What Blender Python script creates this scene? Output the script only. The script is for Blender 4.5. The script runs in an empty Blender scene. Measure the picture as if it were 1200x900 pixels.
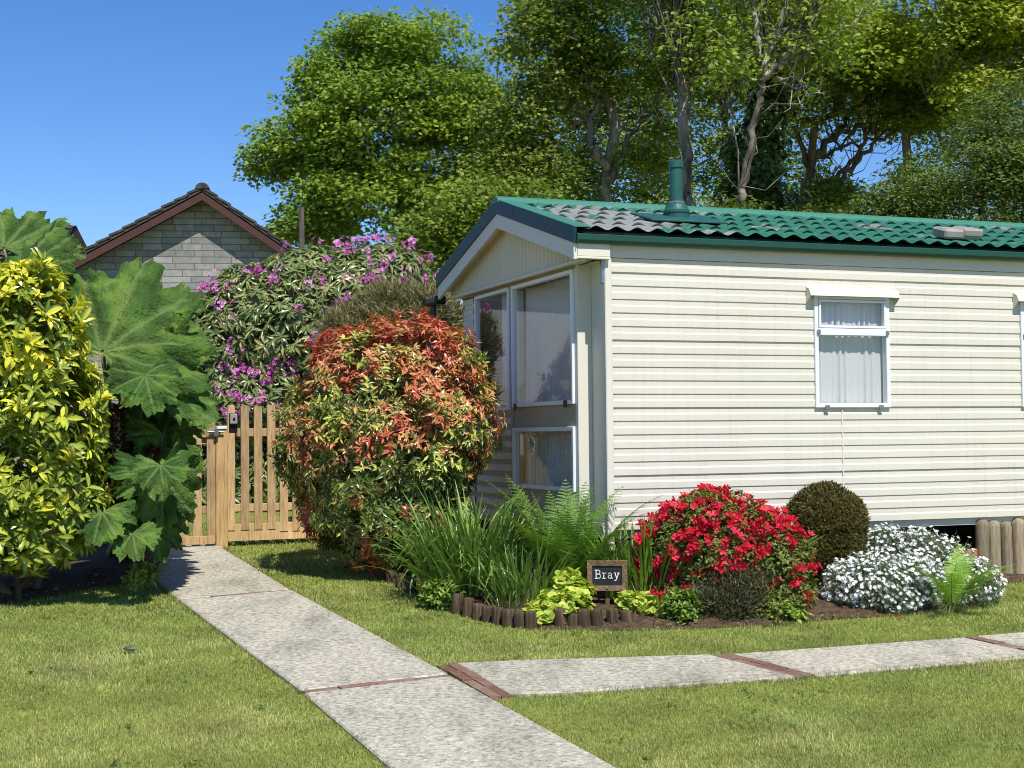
import bpy, bmesh, math, random
import numpy as np
from mathutils import Vector, Matrix, noise as mnoise

scene = bpy.context.scene
COL = scene.collection
R = math.radians
rng = np.random.default_rng(7)
random.seed(7)

# ------------------------------------------------------------------ camera model
F_PX, CX, CY = 1700.0, 600.0, 450.0
CAM_H = 1.67
PITCH = math.atan(60 / F_PX)
ROLL = 0.010
_f = np.array([0, math.cos(PITCH), math.sin(PITCH)])
_r0 = np.array([1.0, 0, 0])
_u0 = np.array([0, -math.sin(PITCH), math.cos(PITCH)])
_r = math.cos(ROLL) * _r0 - math.sin(ROLL) * _u0
_u = math.sin(ROLL) * _r0 + math.cos(ROLL) * _u0
CAM = np.array([0, 0, CAM_H])

def ray(px, py):
    return _f + (px - CX) / F_PX * _r + (CY - py) / F_PX * _u

def P(px, py, Y):
    """World point seen at photo pixel (px,py) at depth Y metres."""
    d = ray(px, py)
    return CAM + d * (Y / d[1])

GY, GX = 0.043, -0.018
def gz(x, y):
    return GY * np.clip(y, -6, 20) + GX * np.clip(x, -14, 14)

def G(px, py):
    """Ground point seen at a photo pixel."""
    d = ray(px, py)
    t = -CAM_H / (d[2] - GY * d[1] - GX * d[0])
    p = CAM + d * t
    return p

cam_d = bpy.data.cameras.new('camera')
cam = bpy.data.objects.new('camera', cam_d)
COL.objects.link(cam)
M3 = Matrix((( _r[0], _u[0], -_f[0]), (_r[1], _u[1], -_f[1]), (_r[2], _u[2], -_f[2])))
cam.matrix_world = Matrix.Translation(Vector(CAM)) @ M3.to_4x4()
cam_d.sensor_fit = 'HORIZONTAL'
cam_d.sensor_width = 36
cam_d.lens = 36 * F_PX / 1200
cam_d.clip_start = 0.1
cam_d.clip_end = 3000
scene.camera = cam

# ------------------------------------------------------------------ helpers
def lin(r, g, b):
    def c(v):
        v /= 255.0
        return v / 12.92 if v <= 0.04045 else ((v + 0.055) / 1.055) ** 2.4
    return np.array([c(r), c(g), c(b)])

def link(o, parent=None):
    COL.objects.link(o)
    if parent is not None:
        o.parent = parent
    return o

def thing(name, label, cat, loc=(0, 0, 0), rotz=0.0, group=None):
    o = bpy.data.objects.new(name, None)
    o.empty_display_size = 0.1
    o.location = Vector(loc)
    o.rotation_euler = (0, 0, rotz)
    tag(o, label, cat, group)
    return link(o)

def tag(o, label, cat, group=None):
    o['label'] = label
    o['category'] = cat
    if group:
        o['group'] = group
    return o

class MB:
    """Collects vertices and faces (numpy) and links them as one mesh."""
    def __init__(self):
        self.v, self.f, self.c, self.n = [], [], [], 0
    def add(self, v, f, col=None):
        v = np.asarray(v, float).reshape(-1, 3)
        self.v.append(v)
        for a in (f if isinstance(f, list) and len(f) and isinstance(f[0], np.ndarray) else [np.asarray(f)]):
            if len(a):
                self.f.append(a.astype(np.int64) + self.n)
        if col is None:
            col = np.ones((len(v), 3)) * 0.5
        col = np.asarray(col, float)
        if col.ndim == 1:
            col = np.repeat(col[None], len(v), 0)
        self.c.append(col)
        self.n += len(v)
        return self
    def box(self, a, b, bev=0.0):
        a = np.minimum(a, b) + 0.0; b2 = np.maximum(np.asarray(a), b)
        lo = np.minimum(np.asarray(a, float), np.asarray(b, float)); hi = np.maximum(np.asarray(a, float), np.asarray(b, float))
        if bev <= 0:
            x0, y0, z0 = lo; x1, y1, z1 = hi
            v = [(x0,y0,z0),(x1,y0,z0),(x1,y1,z0),(x0,y1,z0),(x0,y0,z1),(x1,y0,z1),(x1,y1,z1),(x0,y1,z1)]
            f = [(0,3,2,1),(4,5,6,7),(0,1,5,4),(1,2,6,5),(2,3,7,6),(3,0,4,7)]
            return self.add(v, np.array(f))
        bm = bmesh.new()
        bmesh.ops.create_cube(bm, size=1)
        for v in bm.verts:
            for i in range(3):
                v.co[i] = lo[i] + (v.co[i] + .5) * (hi[i] - lo[i])
        bmesh.ops.bevel(bm, geom=bm.edges[:], offset=min(bev, 0.45 * float((hi - lo).min())), segments=1, affect='EDGES')
        return self.addbm(bm)
    def addbm(self, bm, mat=None):
        bm.verts.ensure_lookup_table(); bm.verts.index_update()
        v = np.array([tuple(x.co) for x in bm.verts])
        if mat is not None:
            m = np.array(mat); v = v @ m[:3, :3].T + m[:3, 3]
        by = {}
        for fc in bm.faces:
            by.setdefault(len(fc.verts), []).append([x.index for x in fc.verts])
        bm.free()
        fs = [np.array(x) for x in by.values()]
        return self.add(v, fs)
    def obox(self, c, ax, ay, az, bev=0.0):
        """oriented box: centre, three half-axis vectors"""
        m = MB().box((-1, -1, -1), (1, 1, 1), 0)
        c = np.asarray(c, float); B = np.array([ax, ay, az], float)
        if bev > 0:
            L = np.linalg.norm(B, axis=1)
            m = MB().box(-L, L, bev)
            B = B / L[:, None]
        v = m.v[0] @ B + c
        return self.add(v, [x.copy() for x in m.f])
    def tube(self, pts, rad, sides=6, col=None, cap=True, flat=None):
        pts = np.asarray(pts, float); n = len(pts)
        rad = np.broadcast_to(np.asarray(rad, float), (n,))
        t = np.gradient(pts, axis=0); t /= np.linalg.norm(t, axis=1)[:, None] + 1e-9
        ref = np.array([0, 0, 1.0]) if abs(t[0][2]) < 0.9 else np.array([1.0, 0, 0])
        V = []
        a = np.cross(t[0], ref); a /= np.linalg.norm(a)
        for i in range(n):
            a = a - t[i] * (a @ t[i]); a /= np.linalg.norm(a) + 1e-9
            b = np.cross(t[i], a)
            th = np.arange(sides) / sides * 2 * math.pi
            V.append(pts[i] + rad[i] * (np.cos(th)[:, None] * a + np.sin(th)[:, None] * b))
        V = np.concatenate(V)
        i, j = np.meshgrid(np.arange(n - 1), np.arange(sides), indexing='ij')
        i = i.ravel(); j = j.ravel(); k = (j + 1) % sides
        f = [np.stack([i * sides + j, i * sides + k, (i + 1) * sides + k, (i + 1) * sides + j], 1)]
        if cap:
            f.append(np.arange(sides)[::-1][None]); f.append(((n - 1) * sides + np.arange(sides))[None])
        return self.add(V, f, col)
    def grid(self, V, col=None, closed=False):
        """V: (n,m,3) grid"""
        n, m = V.shape[:2]
        i, j = np.meshgrid(np.arange(n - 1), np.arange(m if closed else m - 1), indexing='ij')
        i = i.ravel(); j = j.ravel(); k = (j + 1) % m
        f = np.stack([i * m + j, i * m + k, (i + 1) * m + k, (i + 1) * m + j], 1)
        return self.add(V.reshape(-1, 3), f, None if col is None else col.reshape(-1, 3))
    def prism(self, poly, h0, h1, axes=((1,0,0),(0,1,0),(0,0,1)), o=(0,0,0)):
        """extrude 2-D polygon between h0 and h1 along third axis"""
        A = np.array(axes, float); o = np.asarray(o, float)
        p = np.asarray(poly, float); n = len(p)
        v0 = p[:, :1] * A[0] + p[:, 1:] * A[1] + h0 * A[2] + o
        v1 = p[:, :1] * A[0] + p[:, 1:] * A[1] + h1 * A[2] + o
        j = np.arange(n); k = (j + 1) % n
        return self.add(np.concatenate([v0, v1]), [np.arange(n)[::-1][None], (n + np.arange(n))[None], np.stack([j, k, n + k, n + j], 1)])
    def build(self, name, mat, parent=None, smooth=False, origin=None):
        v = np.concatenate(self.v) if self.v else np.zeros((0, 3))
        c = np.concatenate(self.c) if self.c else np.zeros((0, 3))
        if origin is not None:
            v = v - np.asarray(origin)
        me = bpy.data.meshes.new(name)
        sizes = np.concatenate([np.full(len(a), a.shape[1]) for a in self.f])
        idx = np.concatenate([a.ravel() for a in self.f])
        me.vertices.add(len(v)); me.vertices.foreach_set('co', v.astype(np.float32).ravel())
        me.loops.add(len(idx)); me.loops.foreach_set('vertex_index', idx.astype(np.int32))
        me.polygons.add(len(sizes))
        starts = np.concatenate([[0], np.cumsum(sizes)[:-1]]).astype(np.int32)
        me.polygons.foreach_set('loop_start', starts)
        me.polygons.foreach_set('use_smooth', np.full(len(sizes), smooth))
        at = me.attributes.new('col', 'FLOAT_COLOR', 'POINT')
        at.data.foreach_set('color', np.concatenate([c, np.ones((len(c), 1))], 1).astype(np.float32).ravel())
        me.update(calc_edges=True)
        me.validate()
        if mat is not None:
            me.materials.append(mat)
        o = bpy.data.objects.new(name, me)
        if origin is not None and parent is None:
            o.location = Vector(origin)
        return link(o, parent)

def struct(o):
    o['kind'] = 'structure'
    return o

def unit(a):
    a = np.asarray(a, float)
    return a / (np.linalg.norm(a, axis=-1, keepdims=True) + 1e-9)

def inside(pts, poly):
    x, y = pts[:, 0], pts[:, 1]
    poly = np.asarray(poly); n = len(poly)
    r = np.zeros(len(pts), bool)
    j = n - 1
    for i in range(n):
        xi, yi = poly[i][:2]; xj, yj = poly[j][:2]
        c = ((yi > y) != (yj > y)) & (x < (xj - xi) * (y - yi) / (yj - yi + 1e-12) + xi)
        r ^= c
        j = i
    return r

def vnoise(p, freq=1.0, seed=0.0):
    p = np.asarray(p) * freq + seed
    return np.array([mnoise.noise(Vector(q)) for q in p])

# ------------------------------------------------------------------ materials
def nodemat(name):
    m = bpy.data.materials.new(name)
    m.use_nodes = True
    nt = m.node_tree
    b = nt.nodes['Principled BSDF']
    return m, nt, b

def N(nt, t, **kw):
    n = nt.nodes.new(t)
    for k, v in kw.items():
        if k in n.inputs:
            n.inputs[k].default_value = v
        else:
            setattr(n, k, v)
    return n

def ramp(nt, fac, stops):
    r = nt.nodes.new('ShaderNodeValToRGB')
    els = r.color_ramp.elements
    while len(els) < len(stops):
        els.new(0.5)
    for e, (p, c) in zip(els, stops):
        e.position = p; e.color = (*c, 1) if len(c) == 3 else c
    nt.links.new(fac, r.inputs[0])
    return r

def coords(nt, scale=(1, 1, 1), kind='Object'):
    tc = N(nt, 'ShaderNodeTexCoord')
    mp = N(nt, 'ShaderNodeMapping')
    mp.inputs['Scale'].default_value = scale
    nt.links.new(tc.outputs[kind], mp.inputs[0])
    return mp.outputs[0]

def noise_tex(nt, vec, scale, detail=5, rough=.6):
    n = N(nt, 'ShaderNodeTexNoise')
    n.inputs['Scale'].default_value = scale
    n.inputs['Detail'].default_value = detail
    n.inputs['Roughness'].default_value = rough
    nt.links.new(vec, n.inputs['Vector'])
    return n.outputs['Fac']

def bump(nt, b, height, strength=.3, dist=.01):
    bn = N(nt, 'ShaderNodeBump')
    bn.inputs['Strength'].default_value = strength
    bn.inputs['Distance'].default_value = dist
    nt.links.new(height, bn.inputs['Height'])
    nt.links.new(bn.outputs[0], b.inputs['Normal'])

def mat_noise(name, c0, c1, scale=8, rough=.7, bscale=None, bstr=.3, bdist=.01, stretch=(1,1,1), lo=.3, hi=.7, spec=.3, metallic=0, detail=6):
    m, nt, b = nodemat(name)
    vec = coords(nt, stretch)
    f = noise_tex(nt, vec, scale, detail)
    rp = ramp(nt, f, [(lo, c0), (hi, c1)])
    nt.links.new(rp.outputs[0], b.inputs['Base Color'])
    b.inputs['Roughness'].default_value = rough
    b.inputs['Specular IOR Level'].default_value = spec
    b.inputs['Metallic'].default_value = metallic
    if bscale:
        bump(nt, b, noise_tex(nt, vec, bscale, 4), bstr, bdist)
    return m

def mat_leaf(name, transl=.3, rough=.45, spec=.35, tmul=(1.1, 1.25, .5), bscale=None):
    m, nt, b = nodemat(name)
    a = N(nt, 'ShaderNodeAttribute'); a.attribute_name = 'col'
    nt.links.new(a.outputs['Color'], b.inputs['Base Color'])
    b.inputs['Roughness'].default_value = rough
    b.inputs['Specular IOR Level'].default_value = spec
    if bscale:
        bump(nt, b, noise_tex(nt, coords(nt), bscale, 4), 1.0, .035)
    tr = N(nt, 'ShaderNodeBsdfTranslucent')
    mul = N(nt, 'ShaderNodeMixRGB'); mul.blend_type = 'MULTIPLY'; mul.inputs[0].default_value = 1
    mul.inputs[2].default_value = (*tmul, 1)
    nt.links.new(a.outputs['Color'], mul.inputs[1])
    nt.links.new(mul.outputs[0], tr.inputs['Color'])
    mx = N(nt, 'ShaderNodeMixShader'); mx.inputs[0].default_value = transl
    out = nt.nodes['Material Output']
    nt.links.new(b.outputs[0], mx.inputs[1]); nt.links.new(tr.outputs[0], mx.inputs[2])
    nt.links.new(mx.outputs[0], out.inputs['Surface'])
    return m

M = {}
M['leaf'] = mat_leaf('leaf')
M['tree_leaf'] = mat_leaf('tree_leaf', .38, .5, .25)
M['gloss_leaf'] = mat_leaf('gloss_leaf', .22, .3, .45)
M['gunnera_leaf'] = mat_leaf('gunnera_leaf', .2, .6, .2, bscale=26)
M['petal'] = mat_leaf('petal', .3, .6, .2, tmul=(1.1, .9, .9))
M['white_petal'] = mat_leaf('white_petal', .2, .6, .2, tmul=(1, 1, 1))
M['grass'] = mat_leaf('grass', .3, .55, .2)
M['bark'] = mat_noise('bark', lin(70, 60, 48), lin(125, 112, 95), 6, .9, 14, .8, .03, (1, 1, .25))
M['pale_bark'] = mat_noise('pale_bark', lin(78, 72, 62), lin(165, 156, 140), 3, .9, 14, .7, .02, (1, 1, .35), .38, .62)
M['twig'] = mat_noise('twig', lin(60, 48, 34), lin(105, 85, 62), 10, .9)
M['reed_stem'] = mat_noise('stalk', lin(120, 125, 65), lin(150, 140, 90), 30, .7)
M['spike'] = mat_noise('spike', lin(70, 42, 25), lin(125, 80, 45), 40, .9, 60, .8, .02)

def mat_timber(name, c0, c1, c2, rough=.75, grain=(14, 14, 1.1)):
    m, nt, b = nodemat(name)
    vec = coords(nt, grain)
    f = noise_tex(nt, vec, 5, 8, .65)
    rp = ramp(nt, f, [(.28, c0), (.5, c1), (.72, c2)])
    v2 = coords(nt)
    f2 = noise_tex(nt, v2, 2.2, 3)
    mx = N(nt, 'ShaderNodeMixRGB'); mx.blend_type = 'MULTIPLY'
    r2 = ramp(nt, f2, [(.3, (.72, .7, .68)), (.7, (1.08, 1.05, 1.0))])
    mx.inputs[0].default_value = 1
    nt.links.new(rp.outputs[0], mx.inputs[1]); nt.links.new(r2.outputs[0], mx.inputs[2])
    oi = N(nt, 'ShaderNodeObjectInfo')
    hsv = N(nt, 'ShaderNodeHueSaturation')
    mr = N(nt, 'ShaderNodeMapRange'); mr.inputs[3].default_value = .78; mr.inputs[4].default_value = 1.2
    nt.links.new(oi.outputs['Random'], mr.inputs[0]); nt.links.new(mr.outputs[0], hsv.inputs['Value'])
    nt.links.new(mx.outputs[0], hsv.inputs['Color'])
    nt.links.new(hsv.outputs[0], b.inputs['Base Color'])
    b.inputs['Roughness'].default_value = rough
    b.inputs['Specular IOR Level'].default_value = .25
    bump(nt, b, f, .35, .004)
    return m
M['picket'] = mat_timber('picket_timber', lin(140, 116, 82), lin(182, 154, 114), lin(204, 178, 138))
M['gatepost'] = mat_timber('post_timber', lin(138, 112, 74), lin(180, 150, 104), lin(196, 168, 120))
M['log'] = mat_timber('edging_timber', lin(44, 36, 28), lin(76, 62, 48), lin(112, 96, 76))
M['greylog'] = mat_timber('skirt_timber', lin(110, 98, 78), lin(150, 138, 115), lin(180, 165, 138))
M['signwood'] = mat_timber('sign_timber', lin(74, 58, 42), lin(116, 94, 70), lin(148, 126, 98), grain=(9, 9, 9))
M['light_block'] = mat_timber('light_block_timber', lin(30, 26, 22), lin(48, 42, 36), lin(60, 54, 46))
M['brown_block'] = mat_timber('block_timber', lin(120, 80, 48), lin(165, 118, 75), lin(180, 135, 92), grain=(1.5, 14, 14))

def mat_plain(name, c, rough=.5, spec=.4, metallic=0, var=.06, scale=3, bscale=None):
    m, nt, b = nodemat(name)
    vec = coords(nt)
    f = noise_tex(nt, vec, scale, 6)
    c = np.asarray(c)
    rp = ramp(nt, f, [(.3, c * (1 - var)), (.7, np.minimum(c * (1 + var), 1))])
    nt.links.new(rp.outputs[0], b.inputs['Base Color'])
    b.inputs['Roughness'].default_value = rough
    b.inputs['Specular IOR Level'].default_value = spec
    b.inputs['Metallic'].default_value = metallic
    if bscale:
        bump(nt, b, noise_tex(nt, vec, bscale, 3), .2, .003)
    return m

def mat_cladding():
    m, nt, b = nodemat('cladding')
    base = lin(211, 206, 190)
    v = coords(nt, (1, 1, 1))
    f = noise_tex(nt, v, 1.3, 5)
    streak = noise_tex(nt, coords(nt, (9, 9, .35)), 3, 5)
    r1 = ramp(nt, f, [(.3, base * .95), (.7, base * 1.03)])
    r2 = ramp(nt, streak, [(.26, (.86, .85, .79)), (.42, (.97, .965, .95)), (.56, (1, 1, 1))])
    mx = N(nt, 'ShaderNodeMixRGB'); mx.blend_type = 'MULTIPLY'; mx.inputs[0].default_value = .8
    nt.links.new(r1.outputs[0], mx.inputs[1]); nt.links.new(r2.outputs[0], mx.inputs[2])
    nt.links.new(mx.outputs[0], b.inputs['Base Color'])
    b.inputs['Roughness'].default_value = .42
    b.inputs['Specular IOR Level'].default_value = .35
    bump(nt, b, noise_tex(nt, coords(nt, (1, 1, 3)), 2.0, 2), .12, .01)
    return m
M['clad'] = mat_cladding()
M['cream'] = mat_plain('cream_trim', lin(211, 207, 193), .45, .35, var=.03)
M['shaded_cream'] = mat_plain('shaded_cream_panel', lin(158, 154, 136), .5, .3, var=.04)  # cream darkened: the shade on the bow front is put into this colour
M['gable'] = mat_plain('gable_panel', lin(214, 205, 176), .5, .3, var=.05)
M['verge'] = mat_plain('verge_metal', lin(18, 52, 62), .45, .25, var=.12)
M['gutter'] = mat_plain('gutter_green', lin(24, 70, 56), .35, .5, var=.1)
M['ridge'] = mat_plain('ridge_green', lin(62, 120, 100), .5, .4, var=.1)
M['flue'] = mat_plain('flue_green', lin(34, 84, 78), .5, .4, var=.15, scale=9)
M['alu'] = mat_plain('white_alu', lin(222, 226, 228), .35, .5, var=.02)
M['galv'] = mat_plain('galvanised', lin(150, 155, 160), .35, .5, metallic=.8, var=.15, scale=20)
M['black'] = mat_plain('black_plastic', lin(22, 23, 25), .35, .5)
M['grey_plastic'] = mat_plain('grey_plastic', lin(150, 142, 136), .6, .3, var=.12, scale=8)
M['inside'] = mat_plain('interior_lining', lin(150, 140, 125), .8, .2)
M['curtain'] = mat_leaf('curtain', .4, .8, .1, tmul=(1, 1, 1))
M['chalk'] = mat_plain('chalk', lin(225, 225, 220), .8, .2)
M['blackboard'] = mat_plain('blackboard', lin(34, 36, 40), .6, .3, var=.2, scale=30)
M['lamp_red'] = mat_plain('red_felt', lin(220, 70, 55), .7, .2)

def mat_roof():
    m, nt, b = nodemat('roof_sheet')
    v = coords(nt)
    big = noise_tex(nt, coords(nt, (.8, 1.2, 1)), 1.5, 5, .62)
    fine = noise_tex(nt, v, 26, 4)
    green = lin(44, 102, 84); green2 = lin(62, 122, 100); grey = lin(140, 143, 136)
    g = ramp(nt, fine, [(.3, green), (.7, green2)])
    # weathered grey film: wears through over the front of the sheet and in patches further back
    sx = N(nt, 'ShaderNodeSeparateXYZ'); nt.links.new(v, sx.inputs[0])
    mr = N(nt, 'ShaderNodeMapRange'); mr.inputs[1].default_value = -.3; mr.inputs[2].default_value = 2.2
    mr.inputs[3].default_value = .17; mr.inputs[4].default_value = -.06
    nt.links.new(sx.outputs[0], mr.inputs[0])
    ad = N(nt, 'ShaderNodeMath'); ad.operation = 'ADD'
    nt.links.new(big, ad.inputs[0]); nt.links.new(mr.outputs[0], ad.inputs[1])
    ad2 = N(nt, 'ShaderNodeMath'); ad2.operation = 'MULTIPLY_ADD'
    nt.links.new(fine, ad2.inputs[0]); ad2.inputs[1].default_value = .16; nt.links.new(ad.outputs[0], ad2.inputs[2])
    mask = ramp(nt, ad2.outputs[0], [(.635, (0, 0, 0)), (.685, (1, 1, 1))])
    mx = N(nt, 'ShaderNodeMixRGB')
    nt.links.new(mask.outputs[0], mx.inputs[0]); nt.links.new(g.outputs[0], mx.inputs[1]); mx.inputs[2].default_value = (*grey, 1)
    nt.links.new(mx.outputs[0], b.inputs['Base Color'])
    gr = noise_tex(nt, coords(nt, (3, 1.2, 1)), 2.4, 6, .7)
    g2 = ramp(nt, gr, [(.34, (.62, .6, .55)), (.52, (1, 1, 1))])
    m3 = N(nt, 'ShaderNodeMixRGB'); m3.blend_type = 'MULTIPLY'; m3.inputs[0].default_value = .8
    nt.links.new(mx.outputs[0], m3.inputs[1]); nt.links.new(g2.outputs[0], m3.inputs[2])
    nt.links.new(m3.outputs[0], b.inputs['Base Color'])
    b.inputs['Roughness'].default_value = .62
    b.inputs['Specular IOR Level'].default_value = .28
    return m
M['roof'] = mat_roof()

def mat_glass():
    m, nt, b = nodemat('window_glass')
    nt.nodes.remove(b)
    geo = N(nt, 'ShaderNodeNewGeometry')
    dot = N(nt, 'ShaderNodeVectorMath'); dot.operation = 'DOT_PRODUCT'
    nt.links.new(geo.outputs['Incoming'], dot.inputs[0]); nt.links.new(geo.outputs['Normal'], dot.inputs[1])
    ab = N(nt, 'ShaderNodeMath'); ab.operation = 'ABSOLUTE'; nt.links.new(dot.outputs['Value'], ab.inputs[0])
    om = N(nt, 'ShaderNodeMath'); om.operation = 'SUBTRACT'; om.inputs[0].default_value = 1; nt.links.new(ab.outputs[0], om.inputs[1])
    pw = N(nt, 'ShaderNodeMath'); pw.operation = 'POWER'; pw.inputs[1].default_value = 5; nt.links.new(om.outputs[0], pw.inputs[0])
    mul = N(nt, 'ShaderNodeMath'); mul.operation = 'MULTIPLY_ADD'; mul.inputs[1].default_value = .85; mul.inputs[2].default_value = .07; mul.use_clamp = True
    nt.links.new(pw.outputs[0], mul.inputs[0])
    tr = N(nt, 'ShaderNodeBsdfTransparent'); tr.inputs[0].default_value = (.95, .96, .96, 1)
    gl = N(nt, 'ShaderNodeBsdfGlossy'); gl.inputs['Roughness'].default_value = .015; gl.inputs[0].default_value = (.9, .92, .95, 1)
    mx = N(nt, 'ShaderNodeMixShader')
    nt.links.new(mul.outputs[0], mx.inputs[0]); nt.links.new(tr.outputs[0], mx.inputs[1]); nt.links.new(gl.outputs[0], mx.inputs[2])
    nt.links.new(mx.outputs[0], nt.nodes['Material Output'].inputs['Surface'])
    return m
M['glass'] = mat_glass()

def mat_ground():
    m, nt, b = nodemat('lawn_turf')
    v = coords(nt)
    f = noise_tex(nt, v, 30, 6); f2 = noise_tex(nt, v, .9, 5)
    r1 = ramp(nt, f, [(.3, lin(84, 96, 42)), (.7, lin(146, 148, 82))])
    r2 = ramp(nt, f2, [(.35, (.8, .9, .8)), (.65, (1.15, 1.02, .95))])
    mx = N(nt, 'ShaderNodeMixRGB'); mx.blend_type = 'MULTIPLY'; mx.inputs[0].default_value = 1
    nt.links.new(r1.outputs[0], mx.inputs[1]); nt.links.new(r2.outputs[0], mx.inputs[2])
    nt.links.new(mx.outputs[0], b.inputs['Base Color'])
    b.inputs['Roughness'].default_value = .9; b.inputs['Specular IOR Level'].default_value = .1
    bump(nt, b, f, .6, .02)
    return m
M['lawn'] = mat_ground()
M['soil'] = mat_noise('soil', lin(48, 36, 26), lin(104, 84, 64), 22, .95, 40, .9, .03)

def mat_concrete():
    m, nt, b = nodemat('concrete')
    v = coords(nt)
    fine = noise_tex(nt, v, 130, 3, .7); mid = noise_tex(nt, v, 34, 5); big = noise_tex(nt, coords(nt, (2.2, .7, 1)), 1.6, 6)
    vo = N(nt, 'ShaderNodeTexVoronoi'); vo.inputs['Scale'].default_value = 75
    nt.links.new(v, vo.inputs['Vector'])
    r0 = ramp(nt, mid, [(.28, lin(122, 118, 106)), (.5, lin(178, 173, 157)), (.72, lin(208, 203, 186))])
    r1 = ramp(nt, fine, [(.3, (.66, .66, .66)), (.7, (1.2, 1.2, 1.18))])
    r2 = ramp(nt, big, [(.30, (.66, .66, .63)), (.46, (.93, .93, .91)), (.6, (1.06, 1.05, 1.02))])
    r3 = ramp(nt, vo.outputs['Color'], [(.0, (.72, .69, .66)), (.55, (1, 1, 1)), (1, (1.12, 1.12, 1.1))])
    c = r0.outputs[0]
    for r_, k in ((r1, .8), (r2, 1), (r3, .7)):
        mx = N(nt, 'ShaderNodeMixRGB'); mx.blend_type = 'MULTIPLY'; mx.inputs[0].default_value = k
        nt.links.new(c, mx.inputs[1]); nt.links.new(r_.outputs[0], mx.inputs[2]); c = mx.outputs[0]
    nt.links.new(c, b.inputs['Base Color'])
    b.inputs['Roughness'].default_value = .85; b.inputs['Specular IOR Level'].default_value = .2
    bump(nt, b, vo.outputs['Distance'], .5, .006)
    return m
M['concrete'] = mat_concrete()
def mat_brick():
    m, nt, b = nodemat('red_paver')
    at = N(nt, 'ShaderNodeAttribute'); at.attribute_name = 'col'
    v = coords(nt); f = noise_tex(nt, v, 38, 6, .7); g = noise_tex(nt, v, 5, 4)
    r1 = ramp(nt, f, [(.3, (.62, .62, .62)), (.7, (1.25, 1.22, 1.2))])
    mx = N(nt, 'ShaderNodeMixRGB'); mx.blend_type = 'MULTIPLY'; mx.inputs[0].default_value = 1
    nt.links.new(at.outputs['Color'], mx.inputs[1]); nt.links.new(r1.outputs[0], mx.inputs[2])
    r2 = ramp(nt, g, [(.5, (0, 0, 0)), (.68, (.75, .75, .75))])
    m2 = N(nt, 'ShaderNodeMixRGB'); nt.links.new(r2.outputs[0], m2.inputs[0]); nt.links.new(mx.outputs[0], m2.inputs[1]); m2.inputs[2].default_value = (*lin(140, 134, 118), 1)
    nt.links.new(m2.outputs[0], b.inputs['Base Color']); b.inputs['Roughness'].default_value = .9; b.inputs['Specular IOR Level'].default_value = .15
    bump(nt, b, f, .7, .006)
    return m
M['brick'] = mat_brick()

def mat_block():
    m, nt, b = nodemat('stone_blocks')
    tc = N(nt, 'ShaderNodeTexCoord')
    mp = N(nt, 'ShaderNodeMapping'); mp.inputs['Rotation'].default_value = (R(90), 0, 0)
    nt.links.new(tc.outputs['Object'], mp.inputs[0])
    bt = N(nt, 'ShaderNodeTexBrick')
    bt.inputs['Scale'].default_value = 1
    bt.inputs['Mortar Size'].default_value = .008
    bt.inputs['Brick Width'].default_value = .40
    bt.inputs['Row Height'].default_value = .135
    bt.inputs['Bias'].default_value = -.1
    bt.inputs['Color1'].default_value = (*lin(130, 131, 128), 1)
    bt.inputs['Color2'].default_value = (*lin(164, 164, 160), 1)
    bt.inputs['Mortar'].default_value = (*lin(108, 107, 103), 1)
    bt.offset = .37; bt.squash = 1.5; bt.squash_frequency = 3
    nt.links.new(mp.outputs[0], bt.inputs['Vector'])
    f = noise_tex(nt, tc.outputs['Object'], 5, 8, .7)
    r_ = ramp(nt, f, [(.25, (.62, .62, .6)), (.75, (1.15, 1.13, 1.1))])
    mx = N(nt, 'ShaderNodeMixRGB'); mx.blend_type = 'MULTIPLY'; mx.inputs[0].default_value = 1
    nt.links.new(bt.outputs[0], mx.inputs[1]); nt.links.new(r_.outputs[0], mx.inputs[2])
    nt.links.new(mx.outputs[0], b.inputs['Base Color'])
    b.inputs['Roughness'].default_value = .9; b.inputs['Specular IOR Level'].default_value = .15
    iv = N(nt, 'ShaderNodeMath'); iv.operation = 'SUBTRACT'; iv.inputs[0].default_value = 1
    nt.links.new(bt.outputs['Fac'], iv.inputs[1])
    ad = N(nt, 'ShaderNodeMath'); ad.operation = 'MULTIPLY_ADD'; ad.inputs[1].default_value = .5
    nt.links.new(f, ad.inputs[0]); nt.links.new(iv.outputs[0], ad.inputs[2])
    bump(nt, b, ad.outputs[0], .9, .03)
    return m
M['block'] = mat_block()
M['barge'] = mat_plain('brown_bargeboard', lin(72, 44, 38), .6, .3, var=.12)
M['rooftile'] = mat_noise('dark_roof_tile', lin(46, 43, 42), lin(84, 80, 77), 9, .9, 20, .5, .02)
M['pole'] = mat_noise('pole_timber', lin(70, 64, 56), lin(110, 102, 92), 4, .9, stretch=(6, 6, .5))
M['render_white'] = mat_plain('pale_render', lin(205, 203, 195), .8, .2)

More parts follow.
